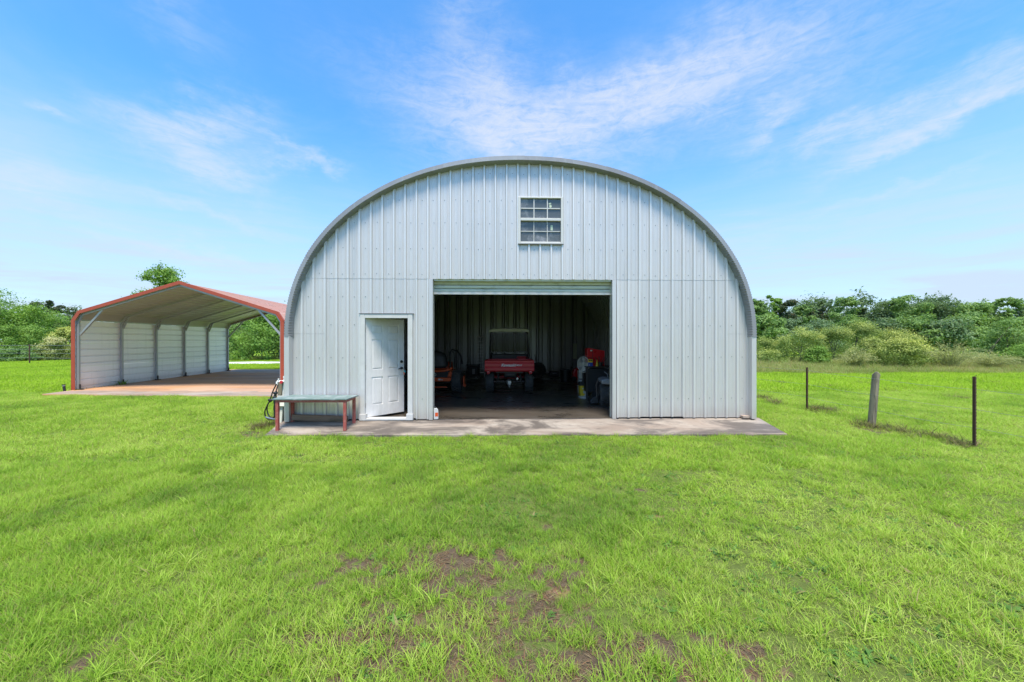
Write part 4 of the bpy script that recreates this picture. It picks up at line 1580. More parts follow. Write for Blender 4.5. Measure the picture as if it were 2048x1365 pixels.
def tree(name, label, cat, x, y, h, w, style, mat, seed, n=3600, leaf=0.26, group=None, depth=None, low=0.12):
    """one tree: a tapered trunk with limbs and a crown of leaf clumps"""
    r = np.random.default_rng(seed)
    z = float(ground_z(x, y))
    t = thing(name, label, cat, (x, y, z), 0, group)
    lobes = []
    R_ = w / 2
    D_ = (depth or w) / 2
    if style == 'round':
        k = 13
        for i in range(k):
            a = r.uniform(0, 6.283)
            zz = r.uniform(low + 0.12, 0.86)
            q = (1 - abs((zz - 0.48) / 0.52) ** 2.2) ** 0.5
            rad = R_ * q * r.uniform(0.35, 0.75)
            s = R_ * r.uniform(0.34, 0.55)
            lobes.append((rad * math.cos(a), rad * math.sin(a) * D_ / R_, h * zz, s, s, s * 0.75))
        lobes.append((0, 0, h * 0.88, R_ * 0.4, R_ * 0.4, h * 0.12))
        lobes.append((0, 0, h * 0.5, R_ * 0.6, R_ * 0.6, h * 0.32))
    elif style == 'open':
        k = 17
        for i in range(k):
            a = r.uniform(0, 6.283)
            zz = 0.40 + 0.56 * (i + r.uniform(0, 1)) / k
            rad = R_ * r.uniform(0.25, 0.95) * (1 - max(0, zz - 0.72) * 2.3)
            s = R_ * r.uniform(0.20, 0.36)
            lobes.append((rad * math.cos(a), rad * math.sin(a), h * zz, s, s, s * 0.7))
    elif style == 'pine':
        k = 10
        for i in range(k):
            a = r.uniform(0, 6.283)
            zz = 0.58 + 0.39 * (i + r.uniform(0, 1)) / k
            rad = R_ * r.uniform(0.3, 1.0) * (1.05 - (zz - 0.55) * 1.9)
            s = R_ * r.uniform(0.22, 0.36)
            lobes.append((rad * math.cos(a), rad * math.sin(a), h * zz, s, s, s * 0.5))
    elif style == 'cone':
        k = 18
        for i in range(k):
            a = r.uniform(0, 6.283)
            zz = 0.08 + 0.86 * (i + r.uniform(0, 1)) / k
            rad = R_ * (1.0 - zz) * r.uniform(0.6, 1.05)
            s = R_ * (0.25 + 0.25 * (1 - zz))
            lobes.append((rad * math.cos(a), rad * math.sin(a), h * zz, s, s, s * 0.55))
    elif style == 'mound':
        k = 11
        for i in range(k):
            a = r.uniform(0, 6.283)
            q = r.uniform(0, 0.75)
            s = R_ * r.uniform(0.32, 0.48)
            hz = h * (1 - 0.62 * q ** 1.7) - s * 0.6
            lobes.append((R_ * q * math.cos(a), D_ * q * math.sin(a), max(hz, s * 0.5), s, s, s * 0.75))
        for i in range(7):
            a = i / 7 * 6.283
            s = R_ * 0.36
            lobes.append((R_ * 0.7 * math.cos(a), D_ * 0.7 * math.sin(a), h * 0.28, s, s, h * 0.3))
    P, N = crown_points(lobes, n, r, 0.5, 15)
    ok = (P[:, 2] > 0.03)
    P, N = P[ok], N[ok]
    top = np.percentile(P[:, 2], 99.3)
    P[:, 2] *= h / top
    V, F = leaf_cloud(P, N, leaf, r)
    attrs = None
    if mat in ('vine', 'lime', 'pale'):
        rr = np.hypot(P[:, 0] / R_, P[:, 1] / D_)
        surf = h * (1 - 0.55 * np.clip(rr, 0, 1.2) ** 2.0)
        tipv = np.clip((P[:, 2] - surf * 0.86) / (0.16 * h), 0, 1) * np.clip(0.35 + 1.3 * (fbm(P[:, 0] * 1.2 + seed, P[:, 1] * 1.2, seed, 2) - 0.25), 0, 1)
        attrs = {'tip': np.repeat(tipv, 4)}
    link('crown', mesh_np('crown', V, F, LEAF[mat], False, attrs), t)
    tops = [(l[0] * 0.8, l[1] * 0.8, l[2]) for l in lobes[:9]]
    th = h * (0.85 if style in ('pine', 'cone') else 0.6 if style != 'mound' else 0.3)
    tm = trunk_mesh(max(0.03, 0.017 * h), th, tops, r)
    tm.build('trunk', MT['trunk'], t, smooth=True)
    return t


def arching_shrub(name, label, cat, x, y, h, w, mat, seed, stems=150, per=46, leaf=0.055, group=None):
    """many thin stems fanning up and over, small leaves along them"""
    r = np.random.default_rng(seed)
    t = thing(name, label, cat, (x, y, float(ground_z(x, y))), 0, group)
    P, N, tp = [], [], []
    m = MB()
    for i in range(stems):
        a = r.uniform(0, 6.283)
        out = r.uniform(0.1, 1.0) ** 0.8
        L = h * r.uniform(0.65, 1.08)
        rx = w / 2 * out
        s = np.linspace(0.12, 1, per)
        zc = L * (s - (0.22 + 0.38 * out) * s ** 2.6) * (1.12 - 0.15 * out)
        q = np.stack([rx * np.cos(a) * s ** 1.35, rx * np.sin(a) * s ** 1.35, zc], -1)
        q[:, :2] += r.normal(0, 0.12, 2)
        if i % 2 == 0:
            m.tube([Vector(q[j]) for j in (0, per // 3, 2 * per // 3, per - 1)], [0.011, 0.008, 0.006, 0.003], 4, cap=False)
        P.append(q + r.normal(0, 0.045, q.shape) * (1.3 - s)[:, None])
        N.append(np.tile([0, 0, 0.6], (per, 1)))
        tp.append(s ** 2 * 0.8)
    P, N, tp = np.concatenate(P), np.concatenate(N), np.concatenate(tp)
    k = P[:, 2] > 0.05
    V, F = leaf_cloud(P[k], N[k], leaf, r, 0.38)
    link('crown', mesh_np('crown', V, F, LEAF[mat], False, {'tip': np.repeat(tp[k], 4)}), t)
    m.build('stems', MT['wand'], t)
    return t


def tree_at(qx, top, wpx, Z, **kw):
    x = (qx - 1024) / FPX * Z
    h = EYE + (682 - top) / FPX * Z - float(ground_z(x, Z))
    return tree(kw.pop('name'), kw.pop('label'), kw.pop('cat', 'tree'), x, Z, h, wpx / FPX * Z, **kw)


FAR = "trees of the wood beyond the pasture"
far_list = [
    # px, top, width px, depth, style, leaves, label
    (1516, 601, 44, 46, 'open', 'mid', 'open topped leafy tree just clear of the hall wall'),
    (1546, 592, 30, 48, 'open', 'bright', 'slender tall tree with a small feathery top rising near the hall'),
    (1573, 602, 52, 50, 'pine', 'pine', 'dark brown topped pine between the slender tall tree and the dip in the wood'),
    (1602, 612, 34, 50, 'open', 'mid', 'small open tree at the left side of the dip in the treeline'),
    (1625, 624, 26, 54, 'pine', 'pine', 'thin ragged pine alone in the dip of the treeline'),
    (1645, 614, 24, 54, 'pine', 'pine', 'thin dark pine just left of the round crowned tree'),
    (1690, 596, 54, 52, 'open', 'mid', 'tree with a round lacy crown standing above the dip in the wood'),
    (1724, 616, 40, 52, 'pine', 'dark', 'dark narrow tree right of the round lacy crown'),
    (1757, 607, 62, 50, 'round', 'dark', 'broad dark tree above the vine covered brush hump'),
    (1806, 592, 76, 48, 'open', 'mid', 'tallest ragged topped tree of the wood above the wooden post'),
    (1842, 606, 60, 50, 'round', 'cool', 'bluish leafy tree filling the gap between the two tallest crowns'),
    (1880, 594, 70, 48, 'round', 'dark', 'tall dark domed tree above the pale arching shrub'),
    (1928, 609, 66, 46, 'round', 'mid', 'full leafy tree right of the tall dark dome'),
    (1968, 606, 60, 46, 'round', 'mid', 'leafy tree above the right rusty fence post'),
    (2006, 598, 54, 45, 'open', 'mid', 'high lacy tree near the right end of the wood'),
    (2046, 611, 58, 45, 'round', 'cool', 'bluish tree cut by the right edge of the view'),
    (1532, 632, 52, 40, 'round', 'mid', 'fresh green lower tree in front of the wood beside the hall'),
    (1588, 640, 64, 42, 'round', 'cool', 'soft grey green tree below the dip in the treeline'),
    (1645, 642, 66, 43, 'round', 'cool', 'spreading grey green tree behind the tallest brush hump'),
    (1700, 634, 56, 44, 'round', 'mid', 'leafy tree below the round lacy crown'),
    (1775, 640, 64, 41, 'round', 'dark', 'deep green tree behind the pale vine slope'),
    (1832, 636, 60, 41, 'round', 'mid', 'leafy mid green tree under the tallest ragged crown'),
    (1890, 640, 70, 40, 'round', 'cool', 'rounded tree directly behind the pale arching shrub'),
    (1945, 634, 66, 40, 'round', 'mid', 'mid green tree left of the cedar at the back'),
    (2040, 636, 60, 39, 'round', 'mid', 'leafy tree behind the cedar at the right edge'),
]
for i, (qx, tp, wp, Z, st, mt, lab) in enumerate(far_list):
    tree_at(qx, tp, wp * 1.12, Z, name='pine_tree' if st == 'pine' else 'leafy_tree', label=lab, style=st, mat=mt, seed=300 + i,
            n=8500 if st == 'round' else 5600, leaf=0.25 if st != 'pine' else 0.24, group=FAR)

# the wood behind, a mass
def wood_mass(name, spans, Z0, Z1, n, leaf, mat, seed, top):
    r = np.random.default_rng(seed)
    lobes = []
    for (q0, q1) in spans:
        k = int((q1 - q0) / 9)
        for i in range(k):
            Z = r.uniform(Z0, Z1)
            qx = r.uniform(q0, q1)
            tpy = top + r.normal(0, 7) + 14 * (float(vnoise(qx * 0.02, seed, 5)) - 0.5)
            hz = EYE + (682 - tpy) / FPX * Z
            s = r.uniform(1.1, 2.0) * Z / 55
            zz = hz * r.uniform(0.2, 0.95)
            lobes.append(((qx - 1024) / FPX * Z, Z, zz, s, s, s * 1.1))
    P, N = crown_points(lobes, n, r, 0.4, 12)
    P[:, 2] = np.maximum(P[:, 2], 0.1)
    V, F = leaf_cloud(P, N, leaf, r)
    tag(link(name, mesh_np(name, V, F, LEAF[mat])), kind='stuff')


wood_mass('woods', [(1430, 2260)], 54, 64, 56000, 0.42, 'dark', 5, 617)
wood_mass('woods', [(-220, 640)], 62, 74, 36000, 0.46, 'dark', 6, 630)

BR = "brush along the far side of the pasture"


def bush(qx, base, top, wpx, style, mat, seed, label, n=9000, leaf=0.085, name='bush', depth=None):
    Z = (EYE + 0.02) * FPX / (base - 682)
    x = (qx - 1024) / FPX * Z
    h = (base - top) / FPX * Z
    if style == 'arch':
        return arching_shrub('arching_shrub', label, 'bush', x, Z, h, wpx / FPX * Z, mat, seed, group=BR)
    return tree(name, label, 'bush', x, Z, h, wpx / FPX * Z, style, mat, seed, n=n, leaf=leaf, group=BR, depth=depth, low=0.0)


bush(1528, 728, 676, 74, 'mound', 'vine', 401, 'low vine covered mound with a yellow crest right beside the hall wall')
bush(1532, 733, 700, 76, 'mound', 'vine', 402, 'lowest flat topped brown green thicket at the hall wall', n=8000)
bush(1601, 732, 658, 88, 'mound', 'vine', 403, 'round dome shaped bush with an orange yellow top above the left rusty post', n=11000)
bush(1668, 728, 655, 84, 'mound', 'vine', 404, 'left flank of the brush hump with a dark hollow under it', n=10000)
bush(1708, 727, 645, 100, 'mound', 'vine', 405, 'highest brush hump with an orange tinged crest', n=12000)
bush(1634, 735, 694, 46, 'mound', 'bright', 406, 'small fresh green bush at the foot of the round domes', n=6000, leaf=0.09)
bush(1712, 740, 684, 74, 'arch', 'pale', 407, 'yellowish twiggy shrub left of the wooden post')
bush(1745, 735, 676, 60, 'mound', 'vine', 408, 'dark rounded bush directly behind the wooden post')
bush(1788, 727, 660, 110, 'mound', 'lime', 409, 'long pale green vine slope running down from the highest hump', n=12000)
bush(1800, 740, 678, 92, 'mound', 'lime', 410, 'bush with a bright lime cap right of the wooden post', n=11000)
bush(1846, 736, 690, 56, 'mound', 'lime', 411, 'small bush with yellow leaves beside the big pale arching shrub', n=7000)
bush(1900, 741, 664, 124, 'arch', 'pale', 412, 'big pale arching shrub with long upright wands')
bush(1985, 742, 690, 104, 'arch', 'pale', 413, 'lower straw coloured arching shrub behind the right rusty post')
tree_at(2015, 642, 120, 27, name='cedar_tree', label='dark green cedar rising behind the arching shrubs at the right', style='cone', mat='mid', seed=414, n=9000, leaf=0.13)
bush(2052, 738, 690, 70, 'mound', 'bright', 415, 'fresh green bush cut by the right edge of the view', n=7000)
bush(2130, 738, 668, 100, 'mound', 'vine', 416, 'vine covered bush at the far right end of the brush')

# left side
LB = "trees and brush along the left field"
tree_at(-6, 583, 120, 36, name='leafy_tree', label='tall bright green tree at the left edge of the view', style='round', mat='bright', seed=501, n=9000, leaf=0.17, group=LB, low=0.0)
tree_at(62, 610, 84, 37, name='leafy_tree', label='rounded bright tree right of the tall one in the left corner', style='round', mat='bright', seed=502, n=8000, leaf=0.17, group=LB, low=0.0)
tree_at(104, 628, 60, 40, name='leafy_tree', label='smaller leafy tree sloping down towards the carport', style='round', mat='mid', seed=503, n=6000, leaf=0.17, group=LB, low=0.0)
for args in ((8, 722, 652, 74, 'mound', 'bright', 510, 'pale drooping bush low at the left edge behind the wire fence'),
             (62, 720, 652, 72, 'mound', 'bright', 511, 'fresh green layered bush behind the thin fence post'),
             (110, 722, 676, 56, 'mound', 'pale', 512, 'scrubby twiggy bush behind the wires next to the carport'),
             (132, 719, 656, 54, 'mound', 'lime', 513, 'yellow green bush touching the red carport post'),
             (38, 724, 694, 70, 'mound', 'mid', 514, 'low dark brush under the left trees'),
             (-60, 722, 640, 90, 'mound', 'mid', 515, 'brush running on past the left edge of the view')):
    b_ = bush(*args, n=7500, leaf=0.13)
    b_['group'] = LB
FL = "distant dark trees left of the carport"
for i, (qx, tp, wp, st, lab) in enumerate(((70, 605, 34, 'pine', 'dark ragged treetop showing just right of the rounded bright tree'), (95, 602, 24, 'pine', 'small dark pine with a pointed twin top far left of the carport'),
                                          (116, 611, 30, 'pine', 'dark bushy pine top with gaps far left of the carport'), (142, 616, 34, 'round', 'dark distant tree nearest the carport eave'))):
    tree_at(qx, tp, wp * 1.2, 62, name='pine_tree', label=lab, style=st, mat='pine', seed=520 + i, n=2600, leaf=0.34, group=FL)
m = MB()
sn = thing('dead_snag', 'broken grey dead stem leaning among the left brush', 'dead tree', px(112, 722, 0) + Vector((0, 3.0, 0)))
m.tube([(0, 0, -0.1), (0.12, 0, 1.2), (0.2, 0.05, 2.6), (0.42, 0.05, 3.6)], [0.10, 0.09, 0.08, 0.05], 8)
m.build('trunk', MT['dead_wood'], sn, smooth=True)

# seen through and over the carport
tree_at(330, 533, 84, 42, name='leafy_tree', label='tree whose lacy crown stands above the carport ridge', style='round', mat='bright', seed=530, n=9000, leaf=0.22, low=0.42)
CB = "trees seen through the carport"
tree_at(524, 618, 124, 32, name='leafy_tree', label='broad rounded bright tree seen through the open end of the carport', style='mound', mat='bright', seed=531, n=15000, leaf=0.17, group=CB)
tree_at(472, 652, 62, 33, name='leafy_tree', label='mid green bushy tree beside the last carport post', style='mound', mat='mid', seed=532, n=8000, leaf=0.19, group=CB)
tree_at(584, 640, 90, 34, name='leafy_tree', label='leafy tree half hidden by the hall corner behind the carport', style='mound', mat='mid', seed=533, n=9000, leaf=0.19, group=CB)
tree_at(470, 600, 90, 52, name='leafy_tree', label='darker tall tree under the carport roof line at the back', style='round', mat='dark', seed=534, n=6000, leaf=0.3, group=CB)
tree_at(420, 640, 110, 44, name='leafy_tree', label='leafy tree hidden mostly by the carport wall', style='round', mat='mid', seed=535, n=4000, leaf=0.26, group=CB, low=0.0)

# ------------------------------------------------------------------ fences
PF = "posts of the pasture fence"


def t_post(qx, base, top, label):
    p = px(qx, base, -0.03)
    p.z = float(ground_z(p.x, p.y))
    h = EYE + (682 - top) / FPX * p.y - p.z
    t = thing('fence_post', label, 'fence post', p, R(20), PF)
    m = MB()
    m.span((-0.019, -0.003, -0.3), (0.019, 0.003, h))
    m.span((-0.003, 0.0031, -0.3), (0.003, 0.034, h))
    m.build('shaft', MT['rust'], t)
    m = MB()
    for i in range(int(h / 0.055)):
        m.box((0, -0.007, 0.08 + i * 0.055), (0.016, 0.0075, 0.014))
    tag(m.build('stud', MT['rust'], t), kind='stuff')
    return t, p, h


tp1, q1, h1 = t_post(1615, 823, 735, 'rusty steel fence post standing nearest the hall')
tp3, q3, h3 = t_post(1951, 886, 753, 'rusty steel fence post at the right, largest of the three posts')
p = px(1743, 848, -0.04)
p.z = float(ground_z(p.x, p.y))
wp_ = thing('fence_post', 'leaning weathered grey wooden fence post between the two rusty steel posts', 'fence post', p, 0, PF)
hh = EYE + (682 - 745) / FPX * p.y - p.z
m = MB()
r_ = np.random.default_rng(3)
rings = []
for i in range(13):
    t = i / 12
    c_ = Vector((0.11 * t - 0.01, 0.0, -0.2 + (hh + 0.2) * t))
    rr = 0.066 - 0.006 * t
    ring = []
    for k in range(20):
        a = k / 20 * 2 * math.pi
        q = rr * (1 + 0.10 * math.sin(3 * a + 1.2) + 0.05 * math.sin(11 * a + 0.5) + r_.normal(0, 0.012))
        zt = c_.z + (0.03 * math.sin(2 * a) - 0.015 if i == 12 else 0)
        ring.append((c_.x + q * math.cos(a), c_.y + q * math.sin(a), zt))
    rings.append(ring + [ring[0]])
m.grid(rings)
m.add(rings[-1][:-1], [tuple(range(20))])
m.build('shaft', MT['old_wood'], wp_, smooth=True)
fw_ = thing('fence_wire', 'thin barbed wire strands strung between the three pasture fence posts', 'wire', q3, 0)
for hz in (0.95, 0.62, 0.32):
    m = MB()
    nodes = [q3 + Vector((0.35, -2.6, hz)), q3 + Vector((0, 0, hz)), p + Vector((0.02, -0.075, hz)), q1 + Vector((0, 0, hz)), q1 + Vector((-0.45, 2.6, hz))]
    pts = []
    for a, b in zip(nodes, nodes[1:]):
        for i in range(8):
            t = i / 8
            pts.append(a.lerp(b, t) - Vector((0, 0, 0.02 * 4 * t * (1 - t))) - q3)
    pts.append(nodes[-1] - q3)
    m.tube(pts, 0.0024, 5)
    m.build('wire', MT['wire'], fw_)
p0 = px(59, 729, 0)
lf = thing('wire_fence', 'thin wire fence with slender steel post along the left brush', 'fence', p0)
m = MB()
m.bar((0, 0, -0.3), (0, 0, 1.42), 0.05, 0.05)
m.build('post', MT['rust'], lf)
m = MB()
m.bar((-9, 0.6, -0.3), (-9, 0.6, 1.42), 0.05, 0.05)
m.build('post', MT['rust'], lf)
for hz in (0.45, 0.78, 1.05, 1.32):
    m = MB()
    m.tube([(-14 + i * 0.9, 0.06 * (i - 15.5) * -0.5, hz - 0.02 * math.sin(i * 0.7)) for i in range(27)], 0.008, 5)
    m.build('wire', MT['wire'], lf)

# ------------------------------------------------------------------ things outside the hall
ZS = 0.04


def on_apron(x, y):
    t = min(1.0, max(0.0, (7.55 - y) / 0.82))
    return 0.036 - 0.10 * t


# low steel table
FLc, FRc = px(555, 861, -0.035), px(690, 861, -0.035)
BLc, BRc = px(585, 846, 0.0), px(708, 847.5, 0.0)
tb = thing('steel_table', 'low red steel table with a worn green top standing against the hall wall', 'table', (FLc + BRc) / 2)
TB0 = (FLc + BRc) / 2
ztop = 0.545
legs = [FLc, FRc, BLc, BRc]
for q in legs:
    m = MB()
    zg = on_apron(q.x, q.y)
    m.bar(Vector((q.x, q.y, zg)) - TB0, Vector((q.x, q.y, ztop - 0.002)) - TB0, 0.052, 0.052, (0, 1, 0))
    m.build('leg', MT['red_table'], tb, bevel=0.004)
for a, b in ((FLc, FRc), (BLc, BRc), (FLc, BLc), (FRc, BRc)):
    m = MB()
    a2, b2 = Vector((a.x, a.y, ztop - 0.027)), Vector((b.x, b.y, ztop - 0.027))
    d = (b2 - a2).normalized()
    m.bar(a2 + d * 0.028 - TB0, b2 - d * 0.028 - TB0, 0.045, 0.05)
    m.build('rail', MT['red_table'], tb, bevel=0.003)
m = MB()
cs = [FLc + Vector((-0.075, -0.05, 0)), FRc + Vector((0.06, -0.05, 0)), BRc + Vector((0.07, 0.05, 0)), BLc + Vector((-0.12, 0.05, 0))]
rows = []
for j in range(7):
    rows.append([])
    for i in range(15):
        s, t = i / 14, j / 6
        a = cs[0].lerp(cs[1], s)
        b = cs[3].lerp(cs[2], s)
        q = a.lerp(b, t)
        edge = 1 if i in (0, 14) or j in (0, 6) else 0
        rows[-1].append(Vector((q.x, q.y, ztop + 0.022 + 0.006 * (float(vnoise(i * 0.6, j * 0.6, 17)) - 0.5) - 0.004 * edge)) - TB0)
m.grid(rows)
low = [[q - Vector((0, 0, 0.02)) for q in r_] for r_ in rows]
m.grid(low, True)
for e, f in ((rows[0], low[0]), (rows[-1], low[-1]), ([r_[0] for r_ in rows], [r_[0] for r_ in low]), ([r_[-1] for r_ in rows], [r_[-1] for r_ in low])):
    m.grid([e, f])
m.build('table_top', MT['tabletop'], tb)

# plank leaning at the foot of the wall behind the table
pa, pb = hall_world(facade(590, 836)[0], -0.10, 0.0), hall_world(facade(700, 838)[0], -0.10, 0.0)
pl = thing('wood_plank', 'old brown plank lying against the wall foot under the red table', 'plank', pa)
m = MB()
d = pb - pa
m.bar(Vector((0, 0, 0.085)), Vector((d.x, d.y, 0.045)), 0.045, 0.115)
m.build('board', MT['plank'], pl, bevel=0.006)
cb = thing('cream_board', 'cream painted board resting behind the left corner of the red table', 'board', px(566, 846, 0) + Vector((0, 0, 0)))
m = MB()
m.box((-0.03, 0.0, 0.44), (0.20, 0.03, 0.22), (R(-28), 0, 0))
m.box((-0.02, -0.02, 0.20), (0.05, 0.03, 0.42), (R(-8), 0, 0))
m.build('panel', MT['cream'], cb)

# water point at the corner: wooden post, pipe, tap, hose
wpo = at(560, 846, 7.55)
wpo.z = 0.0
wt = thing('water_post', 'weathered wooden water post with white pipe and tap at the left hall corner', 'water tap', wpo)
m = MB()
m.box((0, 0.03, 0.36), (0.085, 0.085, 0.92))
m.build('post', MT['old_wood'], wt, bevel=0.008)
m = MB()
a, b = at(569, 755, 7.45) - wpo, at(563, 846, 7.40) - wpo
m.tube([b, a], 0.018, 12)
m.tube([a - Vector((0, 0, 0.01)), a + Vector((0, 0, 0.03))], 0.024, 12)
m.build('pipe', MT['pvc'], wt, smooth=True)
m = MB()
a = at(570, 763, 7.42) - wpo
b = at(554, 763, 7.36) - wpo
m.tube([a, a.lerp(b, 0.5), b], [0.022, 0.026, 0.02], 10)
m.tube([b, b + Vector((0.0, -0.01, -0.07))], 0.018, 10)
m.tube([b + Vector((0.03, 0, 0.02)), b + Vector((0.03, 0, 0.06))], 0.012, 8)
m.build('tap', MT['pvc'], wt, smooth=True)
m = MB()
c_ = a.lerp(b, 0.35) + Vector((0, -0.03, -0.01))
m.lathe([(0.001, -0.012), (0.03, -0.012), (0.034, 0), (0.03, 0.012), (0.001, 0.012)], c_, 'Y', 10)
m.build('tap_handle', M('red_handle', (0.5, 0.03, 0.04), 0.4), wt, smooth=True)
hz_o = at(552, 765, 7.33)
hs = thing('garden_hose', 'black garden hose hanging in loops from the tap beside the red table', 'hose', (hz_o.x, hz_o.y, 0))


def loop(pts, Z, k=6):
    P = [at(x_, y_, Z + dz) for x_, y_, dz in pts]
    out = []
    n = len(P)
    for i in range(n - 1):
        p0, p1, p2, p3 = P[max(i - 1, 0)], P[i], P[i + 1], P[min(i + 2, n - 1)]
        for j in range(k):
            t = j / k
            out.append(0.5 * ((2 * p1) + (p2 - p0) * t + (2 * p0 - 5 * p1 + 4 * p2 - p3) * t * t + (3 * p1 - p0 - 3 * p2 + p3) * t ** 3))
    out.append(P[-1])
    return [q - hs.location for q in out]


for pts in ([(553, 768, 0), (546, 782, 0), (540, 800, 0), (534, 812, 0.02), (530, 822, 0.03), (531, 833, 0.04), (538, 838, 0.05), (549, 838, 0.05)],
            [(556, 770, 0.02), (552, 782, 0), (545, 800, 0.04), (537, 806, 0.05), (534, 818, 0.06), (537, 830, 0.06), (545, 836, 0.05), (550, 830, 0.03), (549, 812, 0), (548, 800, 0), (551, 786, -0.02)],
            [(550, 790, -0.02), (549, 806, -0.02), (550, 822, 0), (552, 840, 0)], [(553, 782, -0.03), (551, 800, -0.02), (548, 815, 0), (549, 832, 0)]):
    m = MB()
    m.tube(loop(pts, 7.30), 0.0125, 8)
    m.build('hose_loop', MT['hose'], hs, smooth=True)
for (qx, qy), s in (((541, 800), 0.045), ((551, 786), 0.04), ((549, 795), 0.04)):
    m = MB()
    m.lathe([(0.001, -s), (0.024, -s * 0.8), (0.028, 0), (0.022, s * 0.8), (0.001, s)], at(qx, qy, 7.28) - hs.location, 'X', 10)
    m.build('coupling', MT['black'], hs, smooth=True)
m = MB()
q = at(537, 835, 7.30) - hs.location
m.tube([q + Vector((-0.06, 0, 0.01)), q + Vector((0.0, 0, -0.01)), q + Vector((0.09, 0, -0.03)), q + Vector((0.15, 0, -0.03))], [0.014, 0.017, 0.014, 0.010], 8)
m.build('nozzle', MT['steel'], hs, smooth=True)

# vent pipe beside the carport slab
q = px(129, 784, 0)
vp = thing('vent_pipe', 'short black pipe with a white band sticking up left of the carport', 'pipe', q)
m = MB()
m.tube([(0.02, 0, -0.1), (-0.02, 0, 0.19)], 0.034, 14)
m.build('shaft', MT['black'], vp, smooth=True)
m = MB()
m.tube([(-0.0202, 0, 0.191), (-0.0228, 0, 0.212)], 0.0345, 14)
m.build('band', MT['vinyl'], vp, smooth=True)
m = MB()
m.tube([(-0.0232, 0, 0.213), (-0.027, 0, 0.245)], 0.041, 14)
m.build('cap', MT['black'], vp, smooth=True)
wv = tuft('weed_clump', 40, 0.1, 0.22, (10, 65), 0.02, MT['grass'], 990)
w1 = link('weed_clump', wv)
w1.location = CP_O + cpv(0.18, 1.55, 0.04)
tag(w1, 'small green weed growing at the foot of the second carport post', 'weed')

# white bottle at the left jamb of the big doorway
q = hall_world(bx0 + 0.055, 0.03, 0.0)
q.z = ZS
jg = thing('plastic_bottle', 'white plastic bottle with orange label at the left jamb of the big doorway', 'bottle', q, R(20))
m = MB()
m.prism([(-0.055, 0), (0.055, 0), (0.058, 0.02), (0.058, 0.18), (0.05, 0.22), (0.02, 0.25), (-0.045, 0.25), (-0.058, 0.2), (-0.058, 0.02)], -0.035, 0.035)
m.build('body', MT['vinyl'], jg, bevel=0.012)
m = MB()
m.lathe([(0.001, 0.25), (0.021, 0.25), (0.021, 0.285), (0.001, 0.285)], (-0.015, 0, 0), 'Z', 12)
m.build('cap', MT['black'], jg, smooth=True)
m = MB()
m.box((0.008, -0.0365, 0.11), (0.075, 0.002, 0.085))
m.box((0.059, 0, 0.11), (0.002, 0.05, 0.085))
m.build('label_patch', MT['orange'], jg)
jg.scale = (0.8, 0.8, 0.92)


# ------------------------------------------------------------------ machines inside
def wheel(parent, name, c, r, w, rim_r, rim_mat, lugs=22, lug_h=0.014):
    """tyre with tread blocks round axis X, rim inside"""
    m = MB()
    h = w / 2
    m.lathe([(rim_r, -h * 0.72), (rim_r + (r - rim_r) * 0.35, -h), (r - 0.035, -h * 0.97), (r - 0.008, -h * 0.78), (r, -h * 0.4), (r, h * 0.4), (r - 0.008, h * 0.78), (r - 0.035, h * 0.97),
             (rim_r + (r - rim_r) * 0.35, h), (rim_r, h * 0.72), (rim_r, -h * 0.72)], (0, 0, 0), 'X', 32)
    for k in range(lugs):
        a = 2 * math.pi * k / lugs
        for row in range(4):
            xx = (-0.6 + 0.4 * row) * h * 1.05
            aa = a + (row % 2) * math.pi / lugs
            m.box((xx, (r + lug_h / 2 - 0.003) * math.sin(aa), (r + lug_h / 2 - 0.003) * math.cos(aa)), (w * 0.17, r * 2 * math.pi / lugs * 0.55, lug_h), (-aa, 0, 0))
    ty = m.build(name, MT['rubber'], parent)
    ty.location = c
    m = MB()
    m.lathe([(0.001, -h * 0.3), (rim_r * 0.35, -h * 0.3), (rim_r * 0.4, -h * 0.45), (rim_r * 0.85, -h * 0.5), (rim_r + 0.012, -h * 0.78), (rim_r + 0.012, h * 0.78), (rim_r * 0.85, h * 0.5),
             (rim_r * 0.4, h * 0.45), (rim_r * 0.35, h * 0.3), (0.001, h * 0.3)], (0, 0, 0), 'X', 24)
    m.build('rim', rim_mat, ty, smooth=True)
    return ty


def text_mesh(body, size, ext, shear, mat, parent, loc, name='lettering', bold=0.0):
    c = bpy.data.curves.new(name, 'FONT')
    c.body = body
    c.size = size
    c.extrude = ext
    c.shear = shear
    c.offset = bold
    c.align_x = 'LEFT'
    c.materials.append(mat)
    o = link(name, c, parent)
    o.location = loc
    o.rotation_euler = (R(90), 0, 0)
    bpy.context.view_layer.update()
    me = bpy.data.meshes.new_from_object(o.evaluated_get(bpy.context.evaluated_depsgraph_get()))
    me.name = name
    bpy.data.objects.remove(o)
    o = link(name, me, parent)
    o.location = loc
    o.rotation_euler = (R(90), 0, 0)
    return o


